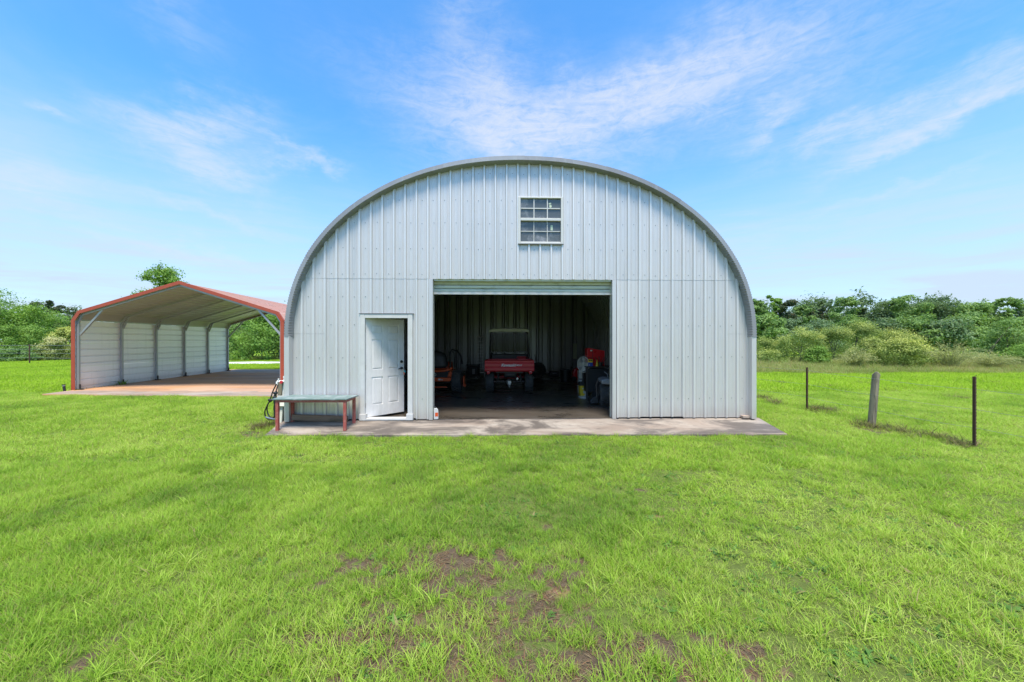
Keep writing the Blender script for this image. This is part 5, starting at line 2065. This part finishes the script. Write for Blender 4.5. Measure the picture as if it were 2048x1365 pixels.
# utility vehicle, seen from behind
UZ = 11.35
ux = (1019 - 1024) / FPX * UZ
uv = thing('utility_vehicle', 'red utility vehicle with a cargo bed and pale roof parked inside the hall', 'utility vehicle', (ux, UZ, ZS), R(1.0))
bw = 0.76
m = MB()        # bed: floor, sides, front board
m.span((-bw + 0.03, 0.05, 0.70), (bw - 0.03, 1.15, 0.73))
m.span((-bw, 0.02, 0.68), (-bw + 0.04, 1.18, 1.00))
m.span((bw - 0.04, 0.02, 0.68), (bw, 1.18, 1.00))
m.span((-bw + 0.041, 1.14, 0.70), (bw - 0.041, 1.18, 1.00))
m.build('bed', MT['red_utv'], uv, bevel=0.01)
m = MB()        # tailgate with pressed swages
oz = [(0.665, 0.0), (0.70, -0.028), (0.765, -0.028), (0.785, -0.008), (0.80, -0.008), (0.815, -0.028), (0.90, -0.028), (0.915, -0.010), (0.93, -0.010), (0.945, -0.028), (0.985, -0.028), (1.005, -0.016), (1.01, 0.015), (0.665, 0.015)]
m.prism([(d_, z_) for z_, d_ in oz], -bw, bw, 'YZ')
tg = m.build('tailgate', MT['red_utv'], uv, bevel=0.005)
MT['print_white'] = M('white_print', (0.8, 0.8, 0.8), 0.4, var=0.02)
text_mesh('Kawasaki', 0.118, 0.002, 0.25, MT['print_white'], tg, (-0.255, -0.0315, 0.822), bold=0.0035)
text_mesh('MULE', 0.070, 0.002, 0.25, MT['print_white'], tg, (0.205, -0.0315, 0.835), bold=0.001)
for sx in (-1, 1):
    m = MB()
    m.lathe([(0.001, -0.05), (0.045, -0.045), (0.058, -0.02), (0.060, 0.06), (0.001, 0.06)], (0, 0, 0), 'Y', 16)
    m.build('tail_light', M('red_lamp_lens', (0.5, 0.012, 0.02), 0.15), uv, smooth=True).location = (sx * 0.645, 0.02, 0.635)
    m = MB()
    m.tube([(sx * 0.66, 1.30, 0.75), (sx * 0.66, 1.28, 1.35), (sx * 0.63, 1.34, 1.88), (sx * 0.60, 1.7, 1.90), (sx * 0.62, 2.55, 1.85), (sx * 0.64, 2.85, 1.0), (sx * 0.62, 2.9, 0.7)], 0.026, 10)
    m.build('roll_bar', MT['black'], uv, smooth=True)
    wheel(uv, 'wheel', (sx * 0.615, 0.42, 0.31), 0.31, 0.27, 0.155, MT['iron'], 20)
    wheel(uv, 'wheel', (sx * 0.615, 2.55, 0.30), 0.30, 0.24, 0.155, MT['iron'], 20)
    m = MB()            # damper with its spring
    m.tube([(sx * 0.36, 0.30, 0.30), (sx * 0.34, 0.36, 0.66)], 0.025, 10)
    m.tube([Vector((sx * 0.36 - sx * 0.02 * t / 30 + 0.045 * math.cos(t * 1.25), 0.30 + 0.05 * t / 30 + 0.045 * math.sin(t * 1.25), 0.34 + 0.28 * t / 30)) for t in range(31)], 0.009, 6)
    m.build('shock_absorber', MT['iron'], uv, smooth=True)
m = MB()
m.tube([(-0.66, 1.28, 1.22), (0.66, 1.28, 1.22)], 0.016, 8)
m.build('cross_bar', MT['grey'], uv, smooth=True)
m = MB()
m.tube([(0.20, 1.285, 1.84), (0.20, 1.285, 1.24), (0.61, 1.285, 1.24), (0.615, 1.285, 1.84)], 0.011, 8)
m.build('screen_frame', MT['grey'], uv, smooth=True)
m = MB()
m.span((-0.62, 1.300, 1.235), (0.62, 1.306, 1.88))
m.build('rear_window', MT['tint'], uv)
m = MB()        # roof: shallow dished canopy with turned-down edge
rows = []
for j, (yy, dz) in enumerate(((1.108, -0.105), (1.13, -0.02), (1.22, 0.0), (2.0, 0.03), (2.75, 0.0), (2.95, -0.05))):
    rows.append([(xx, yy, 2.02 + dz - e * (1 if dz > -0.1 else 0.3)) for xx, e in ((-0.685, 0.075), (-0.64, 0.03), (-0.54, 0.0), (-0.12, -0.012), (-0.11, -0.004), (0.11, -0.004), (0.12, -0.012), (0.54, 0.0), (0.64, 0.03), (0.685, 0.075))])
m.grid(rows)
rf = m.build('roof', MT['canopy'], uv, fix=False)
so = rf.modifiers.new('thick', 'SOLIDIFY')
so.thickness = 0.02
so.offset = -1
m = MB()
m.span((-0.62, 1.3, 0.72), (0.62, 1.38, 1.16))
m.span((-0.62, 1.38, 0.66), (0.62, 1.88, 0.80))
m.build('bench_seat', MT['black'], uv, bevel=0.04)
m = MB()
m.prism([(1.3, 0.32), (3.05, 0.32), (3.2, 0.5), (3.15, 0.8), (2.75, 1.0), (2.6, 0.98), (2.5, 0.45), (1.3, 0.42)], -0.55, 0.55, 'YZ')
m.build('body_shell', MT['red_utv'], uv, bevel=0.02)
m = MB()
m.lathe([(0.17, -0.012), (0.185, 0), (0.17, 0.012), (0.155, 0), (0.17, -0.012)], (0, 0, 0), 'Z', 24)
m.box((0, 0, 0), (0.33, 0.02, 0.012))
sw = m.build('steering_wheel', MT['black'], uv, smooth=True)
sw.location = (-0.3, 2.3, 1.1)
sw.rotation_euler = (R(-50), 0, 0)
m = MB()
m.tube([(-0.55, 0.42, 0.31), (0.55, 0.42, 0.31)], 0.045, 12)
m.lathe([(0.001, -0.13), (0.09, -0.12), (0.12, 0), (0.09, 0.12), (0.001, 0.13)], (-0.02, 0.36, 0.31), 'Y', 16)
m.build('rear_axle', MT['iron'], uv, smooth=True)
m = MB()
m.lathe([(0.001, -0.19), (0.08, -0.19), (0.10, -0.16), (0.10, 0.16), (0.08, 0.19), (0.001, 0.19)], (0.03, 0.28, 0.55), 'X', 18)
m.build('muffler', MT['iron'], uv, smooth=True)
m = MB()
m.tube([(0.20, 0.25, 0.47), (0.24, 0.1, 0.44), (0.24, 0.02, 0.44)], 0.035, 12)
m.build('exhaust_pipe', MT['steel'], uv, smooth=True)
m = MB()
m.span((-0.05, 0.1, 0.28), (0.05, 0.5, 0.36))
m.lathe([(0.001, 0.18), (0.018, 0.18), (0.018, 0.215), (0.03, 0.23), (0.03, 0.255), (0.001, 0.27)], (0.0, 0.07, -0.03), 'Z', 12)
m.span((-0.03, 0.03, 0.25), (0.03, 0.12, 0.275))
m.build('tow_hitch', MT['steel'], uv)
m = MB()
m.span((-0.42, 0.15, 0.60), (-0.36, 1.2, 0.67))
m.span((0.36, 0.15, 0.60), (0.42, 1.2, 0.67))
m.span((-0.359, 0.15, 0.605), (0.359, 0.20, 0.665))
m.build('chassis', MT['iron'], uv)
# something red on the bed
q = uv.matrix_basis @ Vector((0.42, 0.75, 0.74))
can = thing('fuel_can', 'red fuel can standing in the bed of the utility vehicle', 'fuel can', q)
m = MB()
m.prism([(-0.15, 0), (0.15, 0), (0.15, 0.27), (0.10, 0.31), (-0.12, 0.31), (-0.15, 0.28)], -0.1, 0.1)
m.build('body', MT['red_utv'], can, bevel=0.02)
m = MB()
m.tube([(-0.17, 0, 0.30), (-0.15, 0, 0.335), (0.13, 0, 0.335), (0.17, 0, 0.32)], 0.014, 8)
m.build('handle', MT['red_utv'], can, smooth=True)

# orange mower-tractor at the left, seen from behind
TZ = 11.4
tx = (884 - 1024) / FPX * TZ - 0.30
tr = thing('lawn_tractor', 'orange lawn tractor with a black seat half hidden by the left jamb', 'tractor', (tx, TZ, ZS))
m = MB()
rows = []
for k in range(13):
    a = math.pi * k / 12
    rows.append((-0.54 * math.cos(a), 0.62 + 0.12 * math.sin(a) * 0.4))
m.prism([(-0.54, 0.42), (0.54, 0.42), (0.57, 0.60), (0.50, 0.68), (-0.50, 0.68), (-0.57, 0.60)], 0.05, 0.12)
m.build('rear_panel', MT['black'], tr, bevel=0.015)
m = MB()
m.tube([(-0.60, 0.10, 0.62), (-0.5, 0.02, 0.69), (0, -0.02, 0.67), (0.36, 0.0, 0.68), (0.52, 0.02, 0.72), (0.60, 0.12, 0.76)], 0.032, 10)
m.build('orange_trim', MT['orange'], tr, smooth=True)
m = MB()
m.prism([(-0.56, 0.36), (0.56, 0.36), (0.60, 0.46), (0.56, 0.475), (-0.56, 0.475), (-0.60, 0.46)], -0.05, 0.10)
m.build('rear_bumper', MT['orange'], tr, bevel=0.012)
m = MB()
m.box((0.23, -0.052, 0.42), (0.07, 0.003, 0.055))
m.box((0.31, -0.052, 0.41), (0.04, 0.003, 0.03))
m.build('plate', MT['vinyl'], tr)
m = MB()
m.lathe([(0.032, -0.004), (0.045, -0.004), (0.045, 0.004), (0.032, 0.004), (0.032, -0.004)], (0.07, 0.045, 0.56), 'Y', 20)
m.build('badge', MT['vinyl'], tr)
m = MB()
m.prism([(0.46, 0.48), (0.58, 0.48), (0.60, 0.62), (0.57, 0.68), (0.50, 0.64)], 0.02, 0.9)
m.build('fender', MT['orange'], tr, bevel=0.02)
m = MB()
m.prism([(-0.66, 0.44), (-0.40, 0.44), (-0.5, 0.66), (-0.64, 0.72), (-0.70, 0.62)], -0.02, 0.9)
m.build('fender', MT['orange'], tr, bevel=0.02)
m = MB()
m.lathe([(0.001, 0), (0.38, 0.0), (0.44, 0.06), (0.42, 0.30), (0.34, 0.46), (0.2, 0.52), (0.001, 0.53)], (0.0, 0.55, 0.76), 'Z', 24)
m.build('seat_back', MT['black'], tr, smooth=True).scale = (1, 0.45, 1)
m = MB()
m.tube([(0.50, 0.35, 0.7), (0.50, 0.35, 1.25), (0.55, 0.35, 1.33), (0.70, 0.45, 1.28), (0.80, 0.55, 1.12), (0.84, 0.6, 0.86)], 0.025, 10)
m.build('roll_hoop', MT['black'], tr, smooth=True)
m = MB()
m.tube([(0.62, 0.5, 0.75), (0.60, 0.46, 1.22), (0.56, 0.42, 1.26)], 0.016, 8)
m.build('lever', MT['black'], tr, smooth=True)
m = MB()
m.span((-0.5, -0.04, 0.17), (0.46, 0.0, 0.20))
m.build('tow_bar', MT['orange'], tr)
wheel(tr, 'wheel', (0.72, 0.30, 0.335), 0.335, 0.30, 0.16, MT['orange'], 18, 0.018)
wheel(tr, 'wheel', (-0.72, 0.30, 0.335), 0.335, 0.30, 0.16, MT['orange'], 18, 0.018)
m = MB()
m.prism([(-0.35, 0.3), (0.35, 0.3), (0.3, 0.85), (-0.3, 0.85)], 1.0, 2.1)
m.build('hood', MT['orange'], tr, bevel=0.04)
wheel(tr, 'wheel', (0.42, 1.9, 0.22), 0.22, 0.17, 0.11, MT['orange'], 16, 0.01)
wheel(tr, 'wheel', (-0.42, 1.9, 0.22), 0.22, 0.17, 0.11, MT['orange'], 16, 0.01)
m = MB()
m.box((0.925, 0.45, 0.33), (0.04, 0.35, 0.33))
m.box((0.965, 0.35, 0.19), (0.05, 0.16, 0.09))
m.build('side_deck', MT['orange'], tr, bevel=0.02)

# zero-turn mower at the right, half behind the jamb
MZ = 9.2
mw = thing('zero_turn_mower', 'dark grey zero turn mower with big treaded tyre half behind the right jamb', 'mower', at(1211, 800, MZ).xyz * 1.0, R(-5))
mw.location.z = ZS
wheel(mw, 'wheel', (0.02, 0.0, 0.275), 0.275, 0.36, 0.15, MT['grey'], 26, 0.016)
wheel(mw, 'wheel', (1.02, 0.0, 0.275), 0.275, 0.36, 0.15, MT['grey'], 26, 0.016)
m = MB()
m.prism([(-0.14, 0.56), (0.30, 0.53), (0.34, 0.60), (0.30, 0.67), (0.0, 0.69), (-0.14, 0.66)], -0.3, 0.35)
m.build('fender', MT['grey'], mw, bevel=0.03)
m = MB()
m.prism([(0.75, 0.55), (1.2, 0.55), (1.2, 0.68), (0.75, 0.66)], -0.3, 0.35)
m.build('fender', MT['grey'], mw, bevel=0.03)
m = MB()
m.prism([(-0.20, 0.05), (1.4, 0.05), (1.4, 0.20), (1.1, 0.26), (-0.05, 0.26), (-0.20, 0.22)], 0.32, 1.2)
m.build('cutting_deck', MT['iron'], mw, bevel=0.02)
m = MB()
m.prism([(-0.17, 0.05), (-0.36, 0.04), (-0.38, 0.10), (-0.30, 0.20), (-0.17, 0.25)], -0.02, 0.5)
m.build('discharge_chute', MT['black'], mw, bevel=0.01)
m = MB()
m.tube([(-0.22, -0.1, 0.2), (-0.24, -0.1, 0.52), (-0.20, -0.1, 0.62)], 0.022, 8)
m.tube([(-0.14, 0.05, 0.18), (-0.2, 0.05, 0.45)], 0.016, 8)
m.build('side_bracket', MT['iron'], mw, smooth=True)
m = MB()
m.tube([(0.10, 0.2, 0.66), (0.08, 0.2, 0.76), (0.0, 0.2, 0.82)], 0.012, 8)
m.build('control_lever', MT['grey'], mw, smooth=True)
m = MB()
m.span((0.3, -0.2, 0.3), (0.74, 0.5, 0.55))
m.build('engine', MT['black'], mw, bevel=0.03)
m = MB()
m.span((0.3, 0.5, 0.55), (0.75, 0.95, 0.66))
m.span((0.3, 0.42, 0.6), (0.75, 0.52, 1.0))
m.build('seat', MT['black'], mw, bevel=0.04)

# steel bench with its clutter
BZ = 10.15
bx = at(1172, 733, BZ).x
bt = at(1172, 733, BZ).z
bn = thing('work_bench', 'dark steel work bench behind the mower at the right of the doorway', 'bench', (bx, BZ, ZS))
bh = bt - ZS
m = MB()
m.span((0, 0, bh - 0.03), (1.5, 0.6, bh))
m.build('bench_top', MT['iron'], bn, bevel=0.004)
for a, b in ((0.03, 0.03), (1.46, 0.03), (0.03, 0.56), (1.46, 0.56)):
    m = MB()
    m.span((a - 0.025, b - 0.025, 0), (a + 0.025, b + 0.025, bh - 0.031))
    m.build('leg', MT['iron'], bn)
m = MB()
m.span((0.03, 0.07, 0.18), (0.6, 0.54, bh - 0.06))
m.build('cabinet', MT['black'], bn, bevel=0.01)
m = MB()
m.tube([(0.5, 0.1, bh - 0.08), (0.9, 0.1, bh - 0.14), (1.3, 0.1, bh - 0.09)], 0.012, 6)
m.build('cable', MT['black'], bn, smooth=True)
tbx = thing('tool_box', 'red tool box with a sloping top standing on the work bench', 'tool box', (at(1178, 733, BZ).x, BZ + 0.25, bt))
s_ = BZ / FPX
m = MB()
m.prism([(0, 0), (36 * s_, 0), (36 * s_, 31 * s_), (3 * s_, 37 * s_), (0, 35 * s_)], 0, 0.32)
m.build('body', MT['red_box'], tbx, bevel=0.008)
m = MB()
m.span((6 * s_, -0.004, 30 * s_), (10.5 * s_, -0.001, 33 * s_))
m.build('plate', MT['vinyl'], tbx)
m = MB()
m.span((0.15, -0.006, 6 * s_), (0.16, -0.001, 33 * s_))
m.span((0.004, -0.006, 17 * s_), (0.148, -0.001, 18 * s_))
m.build('seam', MT['black'], tbx)
spb = thing('spray_can_box', 'yellow and blue box standing on the bench in front of the red tool box', 'box', (at(1178, 733, BZ - 0.0).x, BZ + 0.10, bt))
m = MB()
m.span((0, 0, 7.5 * s_), (9.5 * s_, 0.09, 14 * s_))
m.build('upper_half', MT['yellow'], spb, bevel=0.006)
m = MB()
m.span((0.004, 0.003, 0), (9.2 * s_, 0.087, 7.4 * s_))
m.build('lower_half', MT['blue'], spb, bevel=0.004)
m = MB()
m.box((2.6 * s_, -0.002, 11.5 * s_), (3.4 * s_, 0.003, 2.2 * s_))
m.box((6.6 * s_, -0.002, 11.5 * s_), (3.4 * s_, 0.003, 2.2 * s_))
m.build('dark_patch', MT['black'], spb)
fn = thing('yellow_funnel', 'yellow cone funnel upside down on the work bench', 'funnel', (at(1196, 733, BZ).x, BZ + 0.12, bt))
m = MB()
m.lathe([(0.034, 0.0), (0.037, 0.004), (0.026, 0.11), (0.010, 0.165), (0.006, 0.18)], (0, 0, 0), 'Z', 16)
m.build('cone', MT['yellow'], fn, smooth=True)
hl = thing('hand_tools', 'dark hand tools standing in a black pot on the work bench', 'tools', (at(1203, 733, BZ).x, BZ + 0.13, bt))
m = MB()
m.lathe([(0.001, 0.0), (0.05, 0.0), (0.055, 0.11), (0.05, 0.11), (0.046, 0.01), (0.001, 0.01)], (0, 0, 0), 'Z', 14)
m.build('pot', MT['black'], hl, smooth=True)
for dx_, dy_, tx_, L in ((0.01, 0.0, 0.09, 0.25), (-0.02, 0.01, -0.12, 0.24), (0.02, -0.01, 0.15, 0.22), (-0.01, 0.0, -0.03, 0.27)):
    m = MB()
    m.tube([(dx_, dy_, 0.02), (dx_ + tx_, dy_, L)], [0.006, 0.012], 8)
    m.build('tool_handle', MT['iron'], hl, smooth=True)

# floor fan beside the bench
FZ = 10.45
fp = at(1168, 800, FZ)
fa = thing('pedestal_fan', 'off white pedestal fan turned sideways beside the work bench', 'fan', (fp.x, FZ, ZS), R(-52))
fc = at(1168, 729, FZ).z - ZS
m = MB()
m.tube([(0, 0.08, 0), (0, 0.08, fc - 0.06)], 0.022, 10)
m.build('pole', MT['fan_white'], fa, smooth=True)
m = MB()
m.lathe([(0.001, 0.0), (0.21, 0.0), (0.21, 0.02), (0.05, 0.045), (0.03, 0.08)], (0, 0.08, 0), 'Z', 24)
m.build('base', MT['fan_white'], fa, smooth=True)
m = MB()
for rr in (0.06, 0.10, 0.14, 0.18, 0.215):
    m.tube([(rr * math.cos(t), -0.03 - 0.05 * math.sqrt(max(0, 1 - (rr / 0.22) ** 2)), fc + rr * math.sin(t)) for t in np.linspace(0, 2 * math.pi, 28, endpoint=False)], 0.0035, 5, closed=True)
for k in range(28):
    t = 2 * math.pi * k / 28
    m.tube([(rr * math.cos(t), -0.03 - 0.05 * math.sqrt(max(0, 1 - (rr / 0.22) ** 2)), fc + rr * math.sin(t)) for rr in (0.03, 0.12, 0.19, 0.219)], 0.0025, 4, cap=False)
    m.tube([(rr * math.cos(t), -0.02 + 0.06 * math.sqrt(max(0, 1 - (rr / 0.22) ** 2)), fc + rr * math.sin(t)) for rr in (0.06, 0.15, 0.219)], 0.0025, 4, cap=False)
m.tube([(0.22 * math.cos(t), -0.025, fc + 0.22 * math.sin(t)) for t in np.linspace(0, 2 * math.pi, 32, endpoint=False)], 0.011, 6, closed=True)
tag(m.build('guard', MT['fan_white'], fa), kind='stuff')
m = MB()
for k in range(4):
    a0 = k * math.pi / 2
    rows = []
    for j in range(5):
        rr = 0.04 + 0.035 * j
        rows.append([(rr * math.cos(a0 + s * 0.5), -0.02 + 0.022 * s, fc + rr * math.sin(a0 + s * 0.5)) for s in (-0.9, 0, 0.9)])
    m.grid(rows)
m.lathe([(0.001, -0.05), (0.04, -0.045), (0.045, 0.0), (0.001, 0.0)], (0, 0, fc), 'Y', 14)
tag(m.build('blades', MT['fan_white'], fa, fix=False), kind='stuff')
m = MB()
m.lathe([(0.001, 0.02), (0.06, 0.03), (0.07, 0.09), (0.05, 0.15), (0.001, 0.17)], (0, 0, fc), 'Y', 16)
m.build('motor', MT['fan_white'], fa, smooth=True)

q = px(1164, 790, ZS)
wb = thing('white_carton', 'tall white carton standing on the floor behind the fan', 'carton', (at(1158, 765, 11.3).x, 11.3, ZS))
m = MB()
m.span((0, 0, 0), (0.22, 0.25, at(1158, 742, 11.3).z - ZS))
m.build('body', MT['fan_white'], wb, bevel=0.005)
m = MB()
m.span((-0.002, -0.003, 0.42), (0.222, 0.0, 0.45))
m.build('strap', MT['black'], wb)
bk = px(1166, 792, ZS)
yb = thing('yellow_pail', 'yellow square pail with a black lid on the hall floor below the fan', 'pail', bk, R(4))
m = MB()
m.add([(-0.095, -0.09, 0), (0.095, -0.09, 0), (0.095, 0.09, 0), (-0.095, 0.09, 0), (-0.118, -0.11, 0.31), (0.118, -0.11, 0.31), (0.118, 0.11, 0.31), (-0.118, 0.11, 0.31)],
      [(3, 2, 1, 0), (4, 5, 6, 7), (0, 1, 5, 4), (1, 2, 6, 5), (2, 3, 7, 6), (3, 0, 4, 7)])
m.build('body', MT['yellow'], yb, bevel=0.012)
m = MB()
m.prism([(-0.128, 0.312), (0.128, 0.312), (0.128, 0.36), (0.10, 0.41), (-0.10, 0.41), (-0.128, 0.36)], -0.12, 0.12)
m.build('lid', MT['black'], yb, bevel=0.008)
m = MB()
m.lathe([(0.001, -0.003), (0.055, -0.003), (0.055, 0.0), (0.001, 0.0)], (0.03, -0.1015, 0.13), 'Y', 18)
m.box((0.0, -0.106, 0.23), (0.10, 0.003, 0.04), (0.066, 0, 0))
m.build('label_patch', MT['vinyl'], yb)

# red wheeled fuel container
q = px(1152, 762, ZS)
fc_ = thing('fuel_caddy', 'red wheeled fuel container on the floor left of the fan', 'fuel container', q, R(10))
m = MB()
m.prism([(-0.14, 0.04), (0.14, 0.04), (0.15, 0.3), (0.10, 0.50), (0.02, 0.54), (-0.08, 0.50), (-0.15, 0.34)], -0.12, 0.12)
m.build('body', MT['red_box'], fc_, bevel=0.03)
for s in (-1, 1):
    m = MB()
    m.lathe([(0.001, -0.025), (0.09, -0.025), (0.10, 0), (0.09, 0.025), (0.001, 0.025)], (-0.13, s * 0.15, 0.10), 'Y', 18)
    m.build('wheel', MT['black'], fc_, smooth=True)
m = MB()
m.tube([(-0.12, -0.1, 0.45), (-0.18, -0.1, 0.56), (-0.18, 0.1, 0.56), (-0.12, 0.1, 0.45)], 0.013, 8)
m.build('handle', MT['black'], fc_, smooth=True)

q = px(1131, 763, ZS)
bb = thing('black_tub', 'round black tub on the floor near the back wall', 'tub', q)
m = MB()
m.lathe([(0.001, 0), (0.19, 0), (0.225, 0.44), (0.235, 0.44), (0.235, 0.47), (0.20, 0.47), (0.17, 0.02), (0.001, 0.02)], (0, 0, 0), 'Z', 24)
m.build('body', MT['black'], bb, smooth=True)
q = at(1150, 738, 18.6)
gb = thing('tall_board', 'tall narrow board with a pale green upper half leaning on the back wall', 'board', (q.x, 18.6, ZS))
hgt = at(1150, 687, 18.6).z - ZS
m = MB()
m.box((0, 0, hgt * 0.74), (0.19, 0.03, hgt * 0.52))
m.build('upper_half', MT['pale_green'], gb)
m = MB()
m.box((0, 0, hgt * 0.239), (0.18, 0.03, hgt * 0.478))
m.build('lower_half', MT['grey'], gb)
q = at(1187, 690, 17.5)
pst = thing('oil_bottle', 'green bottle standing on the shelf behind the red tool box', 'bottle', (q.x, 17.0, 0))
bpy.data.objects.remove(pst)

# step ladder beside the utility vehicle
LZ = 16.6
q = at(961, 750, LZ)
ld = thing('step_ladder', 'aluminium step ladder standing left of the utility vehicle', 'ladder', (q.x, LZ, ZS), R(4))
H = at(961, 673, LZ).z - ZS
for s in (-1, 1):
    m = MB()
    m.bar((s * 0.185, -0.35, 0), (s * 0.13, 0.0, H - 0.04), 0.03, 0.06)
    m.build('rail', MT['alu'], ld)
    m = MB()
    m.bar((s * 0.185, 0.55, 0), (s * 0.14, 0.06, H - 0.04), 0.025, 0.035)
    m.build('rail', MT['alu'], ld)
for k in range(6):
    t = (k + 0.8) / 6.6
    m = MB()
    m.box((0, -0.35 + 0.35 * t, H * t), (2 * (0.185 - 0.055 * t) - 0.031, 0.085, 0.022))
    m.build('step', MT['alu'], ld)
for k in range(5):
    t = (k + 1.2) / 6.6
    m = MB()
    m.box((0, 0.55 - 0.49 * t, H * t), (2 * (0.185 - 0.045 * t) - 0.026, 0.012, 0.03))
    m.build('spreader', MT['alu'], ld)
m = MB()
m.box((0, 0.02, H - 0.01), (0.36, 0.16, 0.07))
m.build('top_cap', MT['vinyl'], ld, bevel=0.01)

# generator left of the ladder
q = px(945, 757, ZS)
gn = thing('generator', 'dark portable generator on the floor left of the step ladder', 'generator', (q.x, q.y, ZS))
m = MB()
m.span((-0.22, 0.0, 0.12), (0.24, 0.45, 0.52))
m.build('housing', MT['black'], gn, bevel=0.03)
m = MB()
for a in (-0.27, 0.27):
    m.tube([(a, 0.0, 0.02), (a, 0.0, 0.58), (a, 0.45, 0.58), (a, 0.45, 0.02)], 0.016, 8)
m.tube([(-0.27, 0.0, 0.10), (0.27, 0.0, 0.10)], 0.016, 8)
m.tube([(-0.27, 0.0, 0.58), (0.27, 0.0, 0.58)], 0.016, 8)
m.build('frame', MT['iron'], gn, smooth=True)
m = MB()
m.box((0.05, -0.003, 0.30), (0.12, 0.006, 0.22))
m.build('control_panel', MT['grey'], gn)
# low trolley and tool case at the back wall
q = px(1090, 748, ZS)
ty_ = thing('floor_jack', 'low grey floor jack lying before the back wall', 'jack', q, R(15))
m = MB()
m.prism([(-0.28, 0.05), (0.28, 0.05), (0.28, 0.09), (0.1, 0.16), (-0.2, 0.12), (-0.28, 0.09)], -0.12, 0.12)
m.build('body', MT['alu'], ty_, bevel=0.01)
for sx in (-0.2, 0.22):
    m = MB()
    m.lathe([(0.001, -0.15), (0.045, -0.15), (0.045, 0.15), (0.001, 0.15)], (sx, 0, 0.05), 'Y', 14)
    m.build('wheel', MT['iron'], ty_, smooth=True)
m = MB()
m.tube([(-0.2, 0, 0.13), (-0.45, 0, 0.55), (-0.52, 0, 0.95)], 0.016, 8)
m.build('handle', MT['iron'], ty_, smooth=True)
q = px(1109, 752, ZS)
tc_ = thing('tool_case', 'flat black tool case on the floor by the back wall', 'case', q)
m = MB()
m.span((-0.22, 0, 0), (0.22, 0.3, 0.20))
m.build('body', MT['black'], tc_, bevel=0.02)
m = MB()
m.tube([(-0.08, -0.01, 0.12), (-0.08, -0.04, 0.12), (0.08, -0.04, 0.12), (0.08, -0.01, 0.12)], 0.01, 8)
m.build('handle', MT['grey'], tc_, smooth=True)
q = px(1077, 757, ZS)
st_ = thing('spare_tyre', 'spare black tyre leaning behind the right side of the utility vehicle', 'tyre', (q.x, q.y + 0.3, ZS), R(75))
wheel(st_, 'tyre', (0, 0, 0.34), 0.33, 0.2, 0.18, MT['iron'], 20)
# aluminium ladder hung flat behind the right jamb
q = at(1222, 735, 8.9)
al = thing('hanging_ladder', 'aluminium ladder hung behind the right jamb with only its edge in view', 'ladder', (at(1221.5, 735, 8.75).x, 8.75, at(1222, 782, 8.75).z))
for a in (0.0, 0.30):
    m = MB()
    m.span((a, -0.02, 0), (a + 0.035, 0.04, at(1222, 722, 8.75).z - at(1222, 782, 8.75).z))
    m.build('rail', MT['alu'], al)
hgt = at(1222, 722, 8.75).z - at(1222, 782, 8.75).z
for k in range(3):
    m = MB()
    m.tube([(0.036, 0.01, hgt * (k + 0.5) / 3), (0.299, 0.01, hgt * (k + 0.5) / 3)], 0.014, 8)
    m.build('rung', MT['alu'], al)
